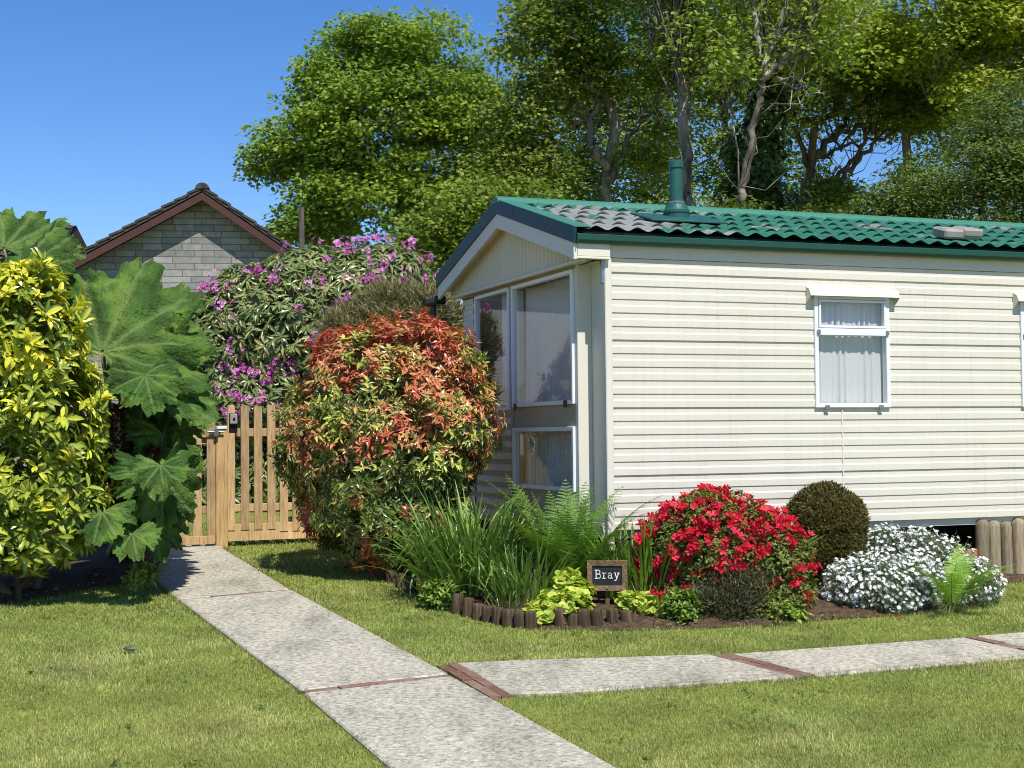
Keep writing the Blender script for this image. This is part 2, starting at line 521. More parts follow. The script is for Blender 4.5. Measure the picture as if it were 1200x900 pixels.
# ------------------------------------------------------------------ world, sun, exposure
AZ, EL = R(21.6), R(55)          # sun stands behind the camera, AZ to its right
sun_dir = np.array([math.sin(AZ) * math.cos(EL), -math.cos(AZ) * math.cos(EL), math.sin(EL)])
w = bpy.data.worlds.new('World'); scene.world = w; w.use_nodes = True
nt = w.node_tree
sky = nt.nodes.new('ShaderNodeTexSky'); sky.sky_type = 'NISHITA'; sky.sun_disc = False
sky.sun_elevation = EL
sky.sun_rotation = math.atan2(sun_dir[0], sun_dir[1])
sky.air_density = 1.0; sky.dust_density = 0.05; sky.ozone_density = 5.0; sky.altitude = 50
hs = nt.nodes.new('ShaderNodeHueSaturation'); hs.inputs['Saturation'].default_value = 1.25; hs.inputs['Hue'].default_value = .511; hs.inputs['Value'].default_value = 1.15
nt.links.new(sky.outputs[0], hs.inputs['Color'])
nt.links.new(hs.outputs[0], nt.nodes['Background'].inputs[0])
nt.nodes['Background'].inputs[1].default_value = 0.1
sd = bpy.data.lights.new('sun', 'SUN'); sd.energy = 4.7; sd.angle = R(.53); sd.color = (1, .95, .87)
so = bpy.data.objects.new('sun', sd); link(so)
so.rotation_euler = Vector(sun_dir).to_track_quat('Z', 'Y').to_euler()
so.location = (20, -30, 40)
scene.view_settings.view_transform = 'Standard'
scene.view_settings.look = 'None'
scene.view_settings.exposure = 0.35
scene.view_settings.gamma = 1
cy = scene.cycles
cy.max_bounces = 7; cy.diffuse_bounces = 3; cy.glossy_bounces = 3; cy.transmission_bounces = 4; cy.transparent_max_bounces = 8
cy.sample_clamp_indirect = 6
cy.use_denoising = True
cy.filter_width = 1.0

# ------------------------------------------------------------------ ground
def g3(x, y, dz=0.0):
    return np.stack([x, y, gz(x, y) + dz], -1)

def ground_sheet():
    xs = np.unique(np.concatenate([np.linspace(-14, 14, 57), [-400, -120, -50, -25, 25, 50, 120, 400]]))
    ys = np.unique(np.concatenate([np.linspace(-6, 20, 53), [-300, -80, -20, 26, 40, 70, 150, 500]]))
    X, Y = np.meshgrid(xs, ys, indexing='ij')
    m = MB(); m.grid(g3(X, Y))
    return struct(m.build('lawn', M['lawn']))
ground_sheet()

def gpoly(pix):
    return np.array([G(*p)[:2] for p in pix])

# soil beds -----------------------------------------------------------------
BED_R = gpoly([(432, 664), (470, 684), (532, 716), (600, 733), (640, 739), (740, 740), (820, 737), (905, 735), (965, 727), (1040, 723), (1100, 719), (1150, 700), (1178, 684), (1215, 680)])
BED_R = np.concatenate([BED_R, [[5.2, 12.6], [3.0, 11.9], [.9, 11.2], [.2, 13.5], [-1.2, 12.9], [-1.55, 12.3]]])
BED_L = np.concatenate([gpoly([(-260, 722), (-60, 712), (30, 706), (90, 694), (130, 688), (182, 676), (205, 652), (200, 640)]), [[-3.6, 14.6], [-8, 14.2]]])
def sheet(poly, dz, name, mat):
    """a soil sheet with a fan of small triangles, gently mounded"""
    bm = bmesh.new()
    vs = [bm.verts.new((p[0], p[1], 0)) for p in poly]
    bm.faces.new(vs)
    bmesh.ops.triangulate(bm, faces=bm.faces[:])
    for _ in range(4):
        bmesh.ops.subdivide_edges(bm, edges=[e for e in bm.edges if e.calc_length() > .12], cuts=1)
        bmesh.ops.triangulate(bm, faces=bm.faces[:])
    P_ = np.asarray(poly)
    for v in bm.verts:
        p = np.array([v.co.x, v.co.y])
        a, b = P_, np.roll(P_, -1, 0)
        t = np.clip(((p - a) * (b - a)).sum(1) / ((b - a) ** 2).sum(1), 0, 1)
        d = np.linalg.norm(a + t[:, None] * (b - a) - p, axis=1).min()
        v.co.z = gz(v.co.x, v.co.y) + dz + min(d, .3) * .25 + (.02 * mnoise.noise(Vector((v.co.x * 9, v.co.y * 9, 0))) if d > .05 else 0)
    for f in bm.faces:
        if f.normal.z < 0: f.normal_flip()
    m = MB(); m.addbm(bm)
    return struct(m.build(name, mat, smooth=True))
sheet(BED_R, .006, 'flower_bed_soil', M['soil'])
sheet(BED_L, .006, 'shrub_bed_soil', M['soil'])

# paths ---------------------------------------------------------------------
def slab(poly, h, name, mat, parent=None, dz0=-.05):
    p = np.asarray(poly, float)
    bm = bmesh.new()
    vs = [bm.verts.new((q[0], q[1], gz(q[0], q[1]) + h)) for q in p]
    f = bm.faces.new(vs)
    if f.normal.z < 0: f.normal_flip()
    r = bmesh.ops.extrude_face_region(bm, geom=[f])
    for v in [x for x in r['geom'] if isinstance(x, bmesh.types.BMVert)]:
        v.co.z += 0
    low = [v for v in f.verts] if f.is_valid else vs
    for v in vs:
        v.co.z = gz(v.co.x, v.co.y) + dz0
    bmesh.ops.recalc_face_normals(bm, faces=bm.faces[:])
    top = [e for e in bm.edges if all(v.co.z > gz(v.co.x, v.co.y) + h - .01 for v in e.verts)]
    bmesh.ops.bevel(bm, geom=top, offset=.008, segments=1, affect='EDGES')
    m = MB(); m.addbm(bm)
    return struct(m.build(name, mat, parent))

pl = lambda t, a, b: a + (b - a) * t
LE = gpoly([(196, 640), (186, 664), (178, 678), (210, 706), (355, 815), (450, 897), (560, 990), (700, 1105)])
RE = gpoly([(258, 640), (262, 645), (275, 653), (341, 694), (527, 795), (715, 900), (870, 985), (1060, 1090)])
mixcol_ = lambda t: lin(112, 84, 72) * (1 - t) + lin(142, 112, 96) * t
def brick_row(a, b, wdt, name, n, label=None):
    """row of pavers from ground point a to b"""
    a = np.asarray(a); b = np.asarray(b); d = (b - a); L = np.linalg.norm(d); d /= L
    nrm = np.array([-d[1], d[0]])
    m = MB()
    cuts = np.concatenate([[0], np.sort((np.arange(1, n) + rng.uniform(-.15, .15, n - 1)) / n), [1]]) * L
    for i in range(n):
        s0 = cuts[i] + .005; s1 = cuts[i + 1] - .005
        q = [a + d * s0 - nrm * wdt / 2, a + d * s1 - nrm * wdt / 2, a + d * s1 + nrm * wdt / 2, a + d * s0 + nrm * wdt / 2]
        dz = .019 + rng.uniform(-.005, .004)
        v0 = [(x[0], x[1], gz(x[0], x[1]) - .04) for x in q]; v1 = [(x[0], x[1], gz(x[0], x[1]) + dz) for x in q]
        m.add(v0 + v1, np.array([(4, 5, 6, 7), (0, 1, 5, 4), (1, 2, 6, 5), (2, 3, 7, 6), (3, 0, 4, 7)]), mixcol_(rng.random()))
    return struct(m.build(name, M['brick']))
W_ = .062
def seg_poly(i0, i1, s0, s1):
    """slab between edge stations i0..i1, pulled in by s0/s1 metres for the brick joints"""
    l = LE[i0:i1 + 1].copy(); r_ = RE[i0:i1 + 1].copy()
    for e in (l, r_):
        d0 = unit(e[1] - e[0]); d1 = unit(e[-2] - e[-1])
        e[0] += d0 * s0; e[-1] += d1 * s1
    return np.concatenate([l, r_[::-1]])
slab(seg_poly(0, 3, 0, W_ / 2), .02, 'concrete_path', M['concrete'])
slab(seg_poly(3, 4, W_ / 2, W_ / 2), .024, 'concrete_path', M['concrete'])
slab(seg_poly(4, 7, W_ / 2, 0), .02, 'concrete_path', M['concrete'])
brick_row(LE[3] + .01, RE[3], W_ * .7, 'brick_joint', 4)
brick_row(LE[4], RE[4], W_, 'brick_joint', 4)
# path to the right
TU = gpoly([(536, 781), (600, 778), (845, 770.5), (1137, 749.5), (1260, 739), (1420, 725)])
TL = gpoly([(597, 817), (672, 815), (945, 796), (1235, 771), (1390, 758), (1560, 743)])
def seg2(i0, i1, s0, s1):
    l = TU[i0:i1 + 1].copy(); r_ = TL[i0:i1 + 1].copy()
    for e in (l, r_):
        e[0] += unit(e[1] - e[0]) * s0; e[-1] += unit(e[-2] - e[-1]) * s1
    return np.concatenate([l, r_[::-1]])
slab(seg2(0, 2, .0, .07), .022, 'concrete_path', M['concrete'])
slab(seg2(2, 3, .07, .05), .018, 'concrete_path', M['concrete'])
slab(seg2(3, 5, .05, 0), .021, 'concrete_path', M['concrete'])
j0 = gpoly([(524, 782), (588, 820)])
def two_rows(a, b, w2, n):
    d = unit(b - a); nr = np.array([-d[1], d[0]])
    brick_row(a + nr * w2 * .26, b + nr * w2 * .26, w2 * .48, 'brick_joint', n); brick_row(a - nr * w2 * .26, b - nr * w2 * .26, w2 * .48, 'brick_joint', n)
two_rows(j0[0], j0[1], .125, 4)
two_rows(TU[2], TL[2], .135, 4)
brick_row(TU[3], TL[3], .08, 'brick_joint', 5)

PATH_A = np.concatenate([LE, RE[::-1]])
PATH_B = np.concatenate([[RE[4] - .02], TU, TL[::-1], [RE[4] + (RE[5] - RE[4]) * .13]])

# grass ---------------------------------------------------------------------
def make_grass():
    n_all = []
    bands = [(4.6, 7.5, 14500, .022, .0030), (7.5, 9.5, 9500, .024, .0040), (9.5, 12, 5200, .026, .0055), (12, 16, 2600, .028, .0075)]
    m = MB()
    for y0, y1, dens, hh, ww in bands:
        x0, x1 = -.42 * y1 - 2.2, .42 * y1 + 2.2
        n = int((x1 - x0) * (y1 - y0) * dens)
        p = np.stack([rng.uniform(x0, x1, n), rng.uniform(y0, y1, n)], 1)
        k = np.abs(p[:, 0]) < .40 * p[:, 1] + 2.2 - .5 * rng.random(n)
        jit = p + rng.normal(0, .018, p.shape)
        k &= ~inside(jit, PATH_A) & ~inside(jit, PATH_B) & ~inside(p + rng.normal(0, .03, p.shape), BED_R) & ~inside(p + rng.normal(0, .06, p.shape), BED_L)
        p = p[k]; n = len(p)
        # mown patches: longer and shorter, greener and strawier
        q = p[:, :1] * 0
        cell = (np.sin(p[:, 0] * 2.3 + np.sin(p[:, 1] * 1.7) * 1.4) + np.sin(p[:, 1] * 3.1 + 1.3 * np.sin(p[:, 0] * 2.1 + .6)) +
                .7 * np.sin(p[:, 0] * 7.1 + p[:, 1] * 5.3 + 2 * np.sin(p[:, 1] * 4.2)) + .6 * np.sin(p[:, 0] * 12.7 - p[:, 1] * 15.1 + np.sin(p[:, 0] * 9))) / 2.6
        near = np.minimum(np.abs(p[:, 0] - p[:, 0]), 1)
        h = hh * .85 * rng.uniform(.55, 1.3, n) * (1 + .25 * cell)
        a = rng.uniform(0, 2 * math.pi, n)
        wv = np.stack([np.cos(a), np.sin(a), a * 0], 1) * (ww * rng.uniform(.7, 1.3, n))[:, None]
        b = a + math.pi / 2 + rng.normal(0, .6, n)
        lean = np.stack([np.cos(b), np.sin(b), b * 0], 1) * (h * rng.uniform(.15, 1.0, n))[:, None]
        base = g3(p[:, 0], p[:, 1], -.003)
        up = np.array([0, 0, 1.0])
        mid = base + up * (h * .6)[:, None] + lean * .35
        tip = base + up * h[:, None] + lean
        V = np.stack([base - wv * .5, base + wv * .5, mid + wv * .42, tip, mid - wv * .42], 1)
        F = np.arange(n)[:, None] * 5
        t = rng.random(n)
        dry = np.clip(.36 + .38 * cell + rng.normal(0, .2, n), 0, 1)
        c_dark = np.clip(1 - .22 * np.sin(p[:, 0] * 5.1 + 2 * np.sin(p[:, 1] * 3.3)) * np.sin(p[:, 1] * 6.3 + 1.5 * np.sin(p[:, 0] * 4.7)) + rng.normal(0, .10, n), .6, 1.3)
        ca, cb, cc = lin(122, 140, 62), lin(162, 170, 96), lin(204, 196, 144)
        c = ca * (1 - t)[:, None] + cb * t[:, None]
        d2 = (np.clip(dry - .42, 0, 1) * 1.3)[:, None]
        c = (c * (1 - d2) + cc * d2) * c_dark[:, None]
        m.add(V.reshape(-1, 3), [np.concatenate([F, F + 1, F + 2, F + 4], 1), np.concatenate([F + 4, F + 2, F + 3], 1)], np.repeat(c, 5, 0))
    # ragged longer grass along the path and bed edges
    for edge, n in ((LE, 2600), (RE, 2800), (TU, 2600), (TL, 4200), (BED_R[:14], 2600), (BED_L[:7], 1300)):
        L = np.concatenate([[0], np.cumsum(np.linalg.norm(np.diff(edge, axis=0), axis=1))])
        s = rng.uniform(0, L[-1], n)
        p = np.stack([np.interp(s, L, edge[:, i]) for i in (0, 1)], 1) + rng.normal(0, 1, (n, 2)) * (.012 + .028 * np.clip(np.sin(s * 7.3) * np.sin(s * 2.9 + 1), 0, 1))[:, None]
        k = p[:, 1] > 4.5
        p = p[k]; n = len(p)
        dd = p[:, 1] / 9
        h = rng.uniform(.015, .05, n); a = rng.uniform(0, 2 * math.pi, n)
        wv = np.stack([np.cos(a), np.sin(a), a * 0], 1) * (.0035 * dd)[:, None]
        lean = np.stack([np.cos(a + 1.4), np.sin(a + 1.4), a * 0], 1) * (h * rng.uniform(.2, 1.1, n))[:, None]
        base = g3(p[:, 0], p[:, 1], -.003)
        V = np.stack([base - wv * .5, base + wv * .5, base + lean + np.array([0, 0, 1]) * h[:, None]], 1)
        c = np.where(rng.random((n, 1)) < .35, lin(176, 160, 100), lin(105, 122, 40)) * rng.uniform(.75, 1.15, (n, 1))
        m.add(V.reshape(-1, 3), np.arange(3 * n).reshape(-1, 3), np.repeat(c, 3, 0))
    o = m.build('grass', M['grass'])
    o['kind'] = 'stuff'
make_grass()

# ------------------------------------------------------------------ caravan
A_C = R(20.5)
C0 = np.array([.724, 10.8, .957])
UX = np.array([math.cos(A_C), math.sin(A_C), 0]); VX = np.array([-math.sin(A_C), math.cos(A_C), 0])
def cw(u, v, w_=0):
    return C0 + UX * u + VX * v + np.array([0, 0, w_])
LEN, WID = 9.4, 3.2
WH = 2.03
van = thing('static_caravan', 'cream static caravan with green tiled roof and horizontal ribbed cladding', 'caravan', C0, A_C)

PER, NP = WH / 20, 20
def profile():
    p = []
    for i in range(NP):
        z = i * PER
        p += [(z, .000), (z + .043, .000), (z + .053, -.012), (z + .095, -.012)]   # proud band then recessed; goes (w, inset)
    p.append((WH, .0))
    q = []
    # from the bottom up: proud face, upward chamfer back, recessed face, downward ledge
    for i in range(NP):
        z = i * PER
        deep = .011 if i in (3, 8, 13, 18) else .007
        q += [(z, 0), (z + .046, 0), (z + .058, deep), (z + .0995, deep)]
    q.append((WH, 0))
    return np.array(q)
PROF = profile()
def clad(mb, u0, u1, w0, w1, end=True):
    zz = [w0] + [z for z, _ in PROF if w0 < z < w1] + [w1]
    d = np.interp(zz, PROF[:, 0], PROF[:, 1])
    nu = max(2, int((u1 - u0) / .25) + 1)
    us = np.linspace(u0, u1, nu)
    V = np.zeros((nu, len(zz), 3))
    V[:, :, 0] = us[:, None]
    V[:, :, 1] = d[None]
    V[:, :, 2] = np.array(zz)[None]
    mb.grid(V)
WIN = [(1.772, 2.471, .905, 1.80), (3.77, 4.47, .905, 1.80), (6.2, 7.4, .905, 1.80)]
m = MB()
uu = .02
for (a, b, z0, z1) in WIN:
    clad(m, uu, a, 0, WH)
    clad(m, a, b, 0, z0); clad(m, a, b, z1, WH)
    uu = b
clad(m, uu, LEN, 0, WH)
m.build('side_wall', M['clad'], van)
m = MB()
m.box((2.016, -.002, .02), (2.026, .018, .886), 0)
m.build('cover_strip', M['cream'], van)
m = MB(); m.box((5.35, -.002, .0), (5.365, .018, WH - .02), 0); m.build('cover_strip', M['cream'], van)
# bodywork behind the cladding: window reveals, far walls, floor, ceiling
m = MB()
m.box((0, WID - .03, 0), (LEN, WID, WH), 0); m.box((LEN - .03, .05, 0), (LEN, WID - .05, WH), 0)
m.box((-.05, .04, -.06), (LEN, WID - .04, .05), 0)
m.build('body_shell', M['cream'], van)
m = MB()
uu = .0
for (a, b, z0, z1) in WIN:
    m.box((uu + .03, .035, .05), (a, .05, WH)); m.box((a, .035, .05), (b, .05, z0)); m.box((a, .035, z1), (b, .05, WH)); uu = b
m.box((uu, .035, .05), (LEN - .04, .05, WH))
m.box((.05, .06, .055), (LEN - .06, WID - .06, .06)); m.box((-.1, .4, WH - .005), (LEN - .06, WID - .06, WH + .008))
m.box((3.1, .06, .07), (3.14, WID - .06, WH - .03))
m.box((.05, WID - .05, .06), (LEN - .06, WID - .04, WH - .02))
m.build('interior_lining', M['inside'], van)
m = MB()
for v in np.arange(.55, 2.7, .18):
    for u in np.arange(.05, 3.0, .1):
        m.box((u, v - .008, WH - .016), (u + .045, v + .008, WH - .0055))
m.box((.02, 1.02, WH - .016), (3.0, 1.05, WH - .0055)); m.box((.02, 1.09, WH - .016), (3.0, 1.12, WH - .0055))
m.build('ceiling_batten', M['alu'], van)

# corner trims, fascia
m = MB()
m.box((-.03, -.012, -.15), (.028, .05, WH + .002), .006)
m.build('corner_trim', M['cream'], van)
m = MB(); m.box((-.05, .0, WH - .19), (-.006, .035, WH - .002), .003)
m.build('trim_bracket', M['galv'], van)
m = MB()
m.box((.0, -.01, WH + .004), (LEN, .03, WH + .155), 0)
m.build('fascia_board', M['cream'], van)
# front face: main body front at u=0 either side of the bow, bow front at u=-.12
BV0, BV1, BU = .31, 3.04, -.12
m = MB()
m.box((0, .05, 0), (.03, BV0 + .02, WH)); m.build('front_wall', M['cream'], van)
m = MB(); m.box((0, BV1 - .02, 0), (.03, WID, WH))
m.build('front_wall', M['cream'], van)
m = MB()
m.box((BU, BV0, -.02), (0.0, BV0 + .055, WH - .01), .004)        # lit post at the corner of the bow
m.build('corner_post', M['cream'], van)
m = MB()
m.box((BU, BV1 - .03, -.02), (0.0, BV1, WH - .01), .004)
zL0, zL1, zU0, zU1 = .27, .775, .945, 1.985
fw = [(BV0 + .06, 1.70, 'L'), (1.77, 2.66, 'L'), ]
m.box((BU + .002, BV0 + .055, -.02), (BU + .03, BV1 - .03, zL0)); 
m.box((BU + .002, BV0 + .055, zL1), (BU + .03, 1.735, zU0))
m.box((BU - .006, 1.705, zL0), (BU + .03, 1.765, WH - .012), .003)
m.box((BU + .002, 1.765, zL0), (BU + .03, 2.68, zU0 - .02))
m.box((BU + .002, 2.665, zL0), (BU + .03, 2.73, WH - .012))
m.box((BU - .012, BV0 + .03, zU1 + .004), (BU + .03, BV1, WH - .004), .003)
m.build('bow_front', M['shaded_cream'], van)
def clad_front(mb, v0, v1, w0, w1):
    zz = [w0] + [z for z, _ in PROF if w0 < z < w1] + [w1]
    d = np.interp(zz, PROF[:, 0], PROF[:, 1])
    V = np.zeros((2, len(zz), 3)); V[:, :, 1] = np.array([v1, v0])[:, None]; V[:, :, 0] = BU - .004 + d[None]; V[:, :, 2] = np.array(zz)[None]
    mb.grid(V)
m = MB(); clad_front(m, 2.73, BV1 - .03, 0, 1.98); clad_front(m, 1.765, 2.665, 0, .92)
m.build('front_cladding', M['clad'], van)

def frame_rect(mb, axis, o, a0, a1, z0, z1, t, d0, d1, bev=.004):
    """rectangular frame in plane; axis 0: along local x at y=o; axis 1: along local y at x=o"""
    def bx(a, b, za, zb):
        if axis == 0: mb.box((a, o + d0, za), (b, o + d1, zb), bev)
        else: mb.box((o + d0, a, za), (o + d1, b, zb), bev)
    bx(a0, a0 + t, z0, z1); bx(a1 - t, a1, z0, z1); bx(a0 + t, a1 - t, z0, z0 + t); bx(a0 + t, a1 - t, z1 - t, z1)

def pane(axis, o, a0, a1, z0, z1, parent):
    mb = MB()
    if axis == 0: mb.add([(a0, o, z0), (a1, o, z0), (a1, o, z1), (a0, o, z1)], np.array([[0, 1, 2, 3]]))
    else: mb.add([(o, a1, z0), (o, a0, z0), (o, a0, z1), (o, a1, z1)], np.array([[0, 1, 2, 3]]))
    return mb.build('pane', M['glass'], parent)

# side windows
def side_window(a, b, z0, z1):
    mb = MB()
    frame_rect(mb, 0, 0, a, b, z0, z1, .035, -.018, .045)
    tz = z0 + .6
    mb.box((a + .035, -.024, tz - .028), (b - .035, .03, tz + .028), .004)
    frame_rect(mb, 0, 0, a + .037, b - .037, tz + .03, z1 - .037, .02, -.026, .02)
    fr = mb.build('window', M['alu'], van)
    pane(0, .0, a + .055, b - .055, tz + .045, z1 - .055, fr)
    pane(0, .004, a + .034, b - .034, z0 + .034, tz - .027, fr)
    h = MB()
    h.prism([(-.0, .075), (-.045, .055), (-.075, .0), (-.068, .0), (-.04, .047), (0, .062)], a - .065, b + .065, axes=((0, 1, 0), (0, 0, 1), (1, 0, 0)), o=(0, 0, z1 - .015))
    for e in (a - .065, b + .061):
        h.prism([(0, .07), (-.043, .05), (-.072, .0), (-.01, -.05), (0, -.05)], e, e + .004, axes=((0, 1, 0), (0, 0, 1), (1, 0, 0)), o=(0, 0, z1 - .015))
    h.build('hood', M['cream'], fr)
    for u in (a + .1, b - .1):
        c = MB(); c.box((u - .02, -.034, z0 - .015), (u + .02, -.018, z0 + .02), .003); c.build('catch', M['galv'], fr)
    for u in (a + .03, b - .03):
        c = MB(); c.box((u - .015, -.034, tz - .02), (u + .015, -.024, tz + .015), .003); c.build('catch', M['galv'], fr)
    return fr
for wd in WIN: side_window(*wd)
# front windows
def front_window(v0, v1, z0, z1, name='window'):
    mb = MB(); frame_rect(mb, 1, BU, v0, v1, z0, z1, .034, -.022, .03)
    fr = mb.build(name, M['alu'], van)
    pane(1, BU, v0 + .032, v1 - .032, z0 + .032, z1 - .032, fr)
    return fr
f1 = front_window(BV0 + .058, 1.703, zU0 + .002, zU1)
front_window(BV0 + .058, 1.703, zL0 + .002, zL1)
front_window(1.767, 2.663, zU0 - .02, zU1)
for v in (.5, 1.62):
    c = MB(); c.box((BU - .036, v - .025, zU0 - .02), (BU - .022, v + .025, zU0 + .035), .003)
    c.build('catch', M['black'], f1)

# curtains (things hung inside)
def curtain(axis, o, a0, a1, z0, z1, label, amp=.02, folds=13, col=None, hem=0.0, seed=0):
    r2 = np.random.default_rng(seed)
    n = folds * 8; s = np.linspace(0, 1, n); zz = np.linspace(0, 1, 12)
    ph = np.cumsum(1 + .5 * r2.normal(0, 1, n).cumsum() * .05) ; ph = ph / ph[-1] * folds * 2 * math.pi
    A = amp * (.6 + .5 * np.sin(s * 17 + seed))
    V = np.zeros((n, 12, 3))
    wob = A[:, None] * np.sin(ph[:, None] + .5 * np.sin(zz[None] * 3 + s[:, None] * 9)) * (.5 + .7 * (1 - zz[None]))
    lowz = z0 + hem * np.abs(np.sin(ph / 2 + 1)) + hem * r2.uniform(0, .2, n)
    ax = a0 + (a1 - a0) * s[:, None] + .004 * np.sin(ph[:, None])
    if axis == 0: V[:, :, 0] = ax; V[:, :, 1] = o + wob
    else: V[:, :, 1] = ax; V[:, :, 0] = o + wob
    V[:, :, 2] = lowz[:, None] + (z1 - lowz)[:, None] * zz[None]
    mb = MB(); mb.grid(V, np.broadcast_to(col if col is not None else lin(228, 230, 232), V.shape))
    loc = V.reshape(-1, 3).mean(0)
    ob = mb.build('net_curtain', M['curtain'], None, True, origin=loc)
    wl = cw(*loc)
    ob.location = Vector(wl); ob.rotation_euler = (0, 0, A_C)
    return tag(ob, label, 'curtain', 'net curtains behind the caravan windows')
side_z = .905
wc = lin(240, 240, 240)
curtain(0, .07, 1.79, 2.455, side_z + .02, side_z + .60, 'white gathered net curtain filling the lower pane of the middle side window', .016, 11, wc, 0, 1)
curtain(0, .066, 1.79, 2.455, side_z + .62, side_z + .89, 'short white gathered net curtain in the small top pane of the side window', .013, 13, wc, 0, 2)
curtain(0, .09, 3.79, 4.455, side_z + .02, side_z + .89, 'white net curtain in the side window cut by the right edge', .016, 11, wc, 0, 3)
gc = lin(232, 234, 234)
curtain(1, BU + .12, BV0 + .07, 1.69, zU0 + .02, zU1 - .02, 'grey pleated net curtain behind the tall front window', .018, 16, gc, 0, 4)
curtain(1, BU + .11, BV0 + .07, 1.69, zL0 + .0, zL1 + .02, 'grey pleated net curtain behind the low front window', .016, 15, gc, 0, 5)
curtain(1, BU + .12, 1.78, 2.3, zU0 + .15, zU1 - .02, 'pale scalloped net curtain in the front window beside the orange bush', .02, 6, lin(232, 235, 238), .07, 6)
hd = MB(); hd.v = []
hp = cw(BU + .05, 1.80, 1.49)
bmh = bmesh.new(); bmesh.ops.create_icosphere(bmh, subdivisions=2, radius=.022)
for v in bmh.verts: v.co.z += abs(v.co.y) * .6
hd = MB(); hd.addbm(bmh)
hd.tube([(0, 0, .02), (0, 0, .25)], .0015, 4)
ho = hd.build('hanging_ornament', M['lamp_red']); ho.location = Vector(hp)
tag(ho, 'small red heart ornament hanging behind the front window glass', 'ornament')

# gable panel with upright ribs + soffit
RZ0 = 2.215           # eave height of the roof surface (w) at v=-.07
PIT = .275
VR = WID / 2
def roofz(v):
    return RZ0 + PIT * (v + .07) if v <= VR else RZ0 + PIT * (WID + .07 - v)
FU = -.31                   # front end of the roof
m = MB()
vs = np.arange(.02, WID - .02, .0135)
rib = np.where((np.arange(len(vs)) % 6) < 3, 0, .012); 
V = np.zeros((len(vs), 2, 3))
V[:, 0, 2] = WH - .005; V[:, 1, 2] = [roofz(v) - .06 for v in vs]
V[:, :, 1] = vs[:, None]; V[:, :, 0] = (FU + .12 + rib)[:, None]
m.grid(V[::-1])
m.build('gable_panel', M['gable'], van)
m = MB()
m.box((FU + .1, .0, WH - .028), (FU + .135, WID, WH - .004), .004)
m.box((FU + .136, .0, WH - .018), (BU + .05, WID, WH - .006), 0)
m.box((-.1, .0, WH - .018), (.0, BV0, WH - .006), 0)
m.build('soffit', M['cream'], van)
# barge boards (cream) and verge trim (dark green)
def raked(u0, u1, off_top, off_bot, va, vb, mb):
    for (a, b) in ((va, VR), (VR, vb)):
        s = .0
        p = [(a, roofz(a) - off_top), (b, roofz(b) - off_top), (b, roofz(b) - off_bot), (a, roofz(a) - off_bot)]
        mb.prism(p, u0, u1, axes=((0, 1, 0), (0, 0, 1), (1, 0, 0)))
m = MB(); raked(FU + .012, FU + .04, .09, .212, -.055, WID + .055, m); m.build('barge_board', M['cream'], van)
m = MB(); raked(FU + .041, FU + .13, .15, .16, -.0, WID + .0, m); m.build('verge_soffit', M['cream'], van)
m = MB(); raked(FU, FU + .03, -.03, .09, -.075, WID + .075, m)
m.build('verge_trim', M['verge'], van)
m = MB(); raked(FU + .002, FU + .16, -.036, -.0305, -.078, WID + .078, m)
m.build('sunlit_verge_top', M['ridge'], van)  # lighter green strip: sunlight on the verge top put into its colour
# eave return block under the gutter at the front corner
m = MB()
m.box((FU + .045, -.052, WH + .0), (.0, -.012, WH + .135), .004); m.box((FU + .03, -.056, WH - .018), (-.001, .05, WH - .001), .003)
m.build('eave_box', M['cream'], van)
# screws on the verge
for v in (.35, 1.2, 2.0, 2.8):
    z = roofz(v) - .03
    m = MB(); m.tube([(FU - .006, v, z), (FU + .002, v, z)], .012, 8); m.build('screw', M['black'], van)

# roof sheet: pantile profile with stepped courses
def roof_side(sign):
    n_row, per = 5, .168
    us = np.arange(FU + .10, LEN + .06, per / 10)
    half = VR + .075
    S = half / n_row
    sv = []
    for k in range(n_row):
        sv += [(k * S + .0005, 0), (k * S + S * .5, .5), (k * S + S - .0005, 1)]
    V = np.zeros((len(us), len(sv), 3))
    for j, (s, t) in enumerate(sv):
        row = j // 3
        ph = 2 * math.pi * (us / per)
        wave = .5 + .5 * np.sin(ph + .35 * np.sin(ph))
        lap = .022 * (1 - t)
        # each course's lower edge is scalloped downhill
        dip = -.03 * (wave) if j % 3 == 0 else 0 * wave
        v = s + (dip if row > 0 or True else 0) - .075
        z = RZ0 + PIT * (v + .07) + .026 * wave + lap * (.6 + .4 * wave)
        V[:, j, 0] = us
        V[:, j, 1] = v if sign > 0 else WID - v
        V[:, j, 2] = z
    if sign < 0: V = V[::-1]
    return V
m = MB(); m.grid(roof_side(1)); m.grid(roof_side(-1))
# underside
m.add([(FU + .1, -.06, RZ0 - .012), (LEN + .05, -.06, RZ0 - .012), (LEN + .05, VR, RZ0 + PIT * (VR + .06) - .012), (FU + .1, VR, RZ0 + PIT * (VR + .06) - .012)], np.array([[3, 2, 1, 0]]))
m.add([(FU + .1, WID + .06, RZ0 - .012), (LEN + .05, WID + .06, RZ0 - .012), (LEN + .05, VR, RZ0 + PIT * (VR + .06) - .012), (FU + .1, VR, RZ0 + PIT * (VR + .06) - .012)], np.array([[0, 1, 2, 3]]))
m.build('roof', M['roof'], van)
m = MB()
zr = RZ0 + PIT * (VR + .07)
m.prism([(-.10, -.005), (-.06, .035), (-.02, .055), (.02, .055), (.06, .035), (.10, -.005)], FU - .005, LEN + .07, axes=((0, 1, 0), (0, 0, 1), (1, 0, 0)), o=(0, VR, zr))
m.build('ridge_cap', M['ridge'], van)
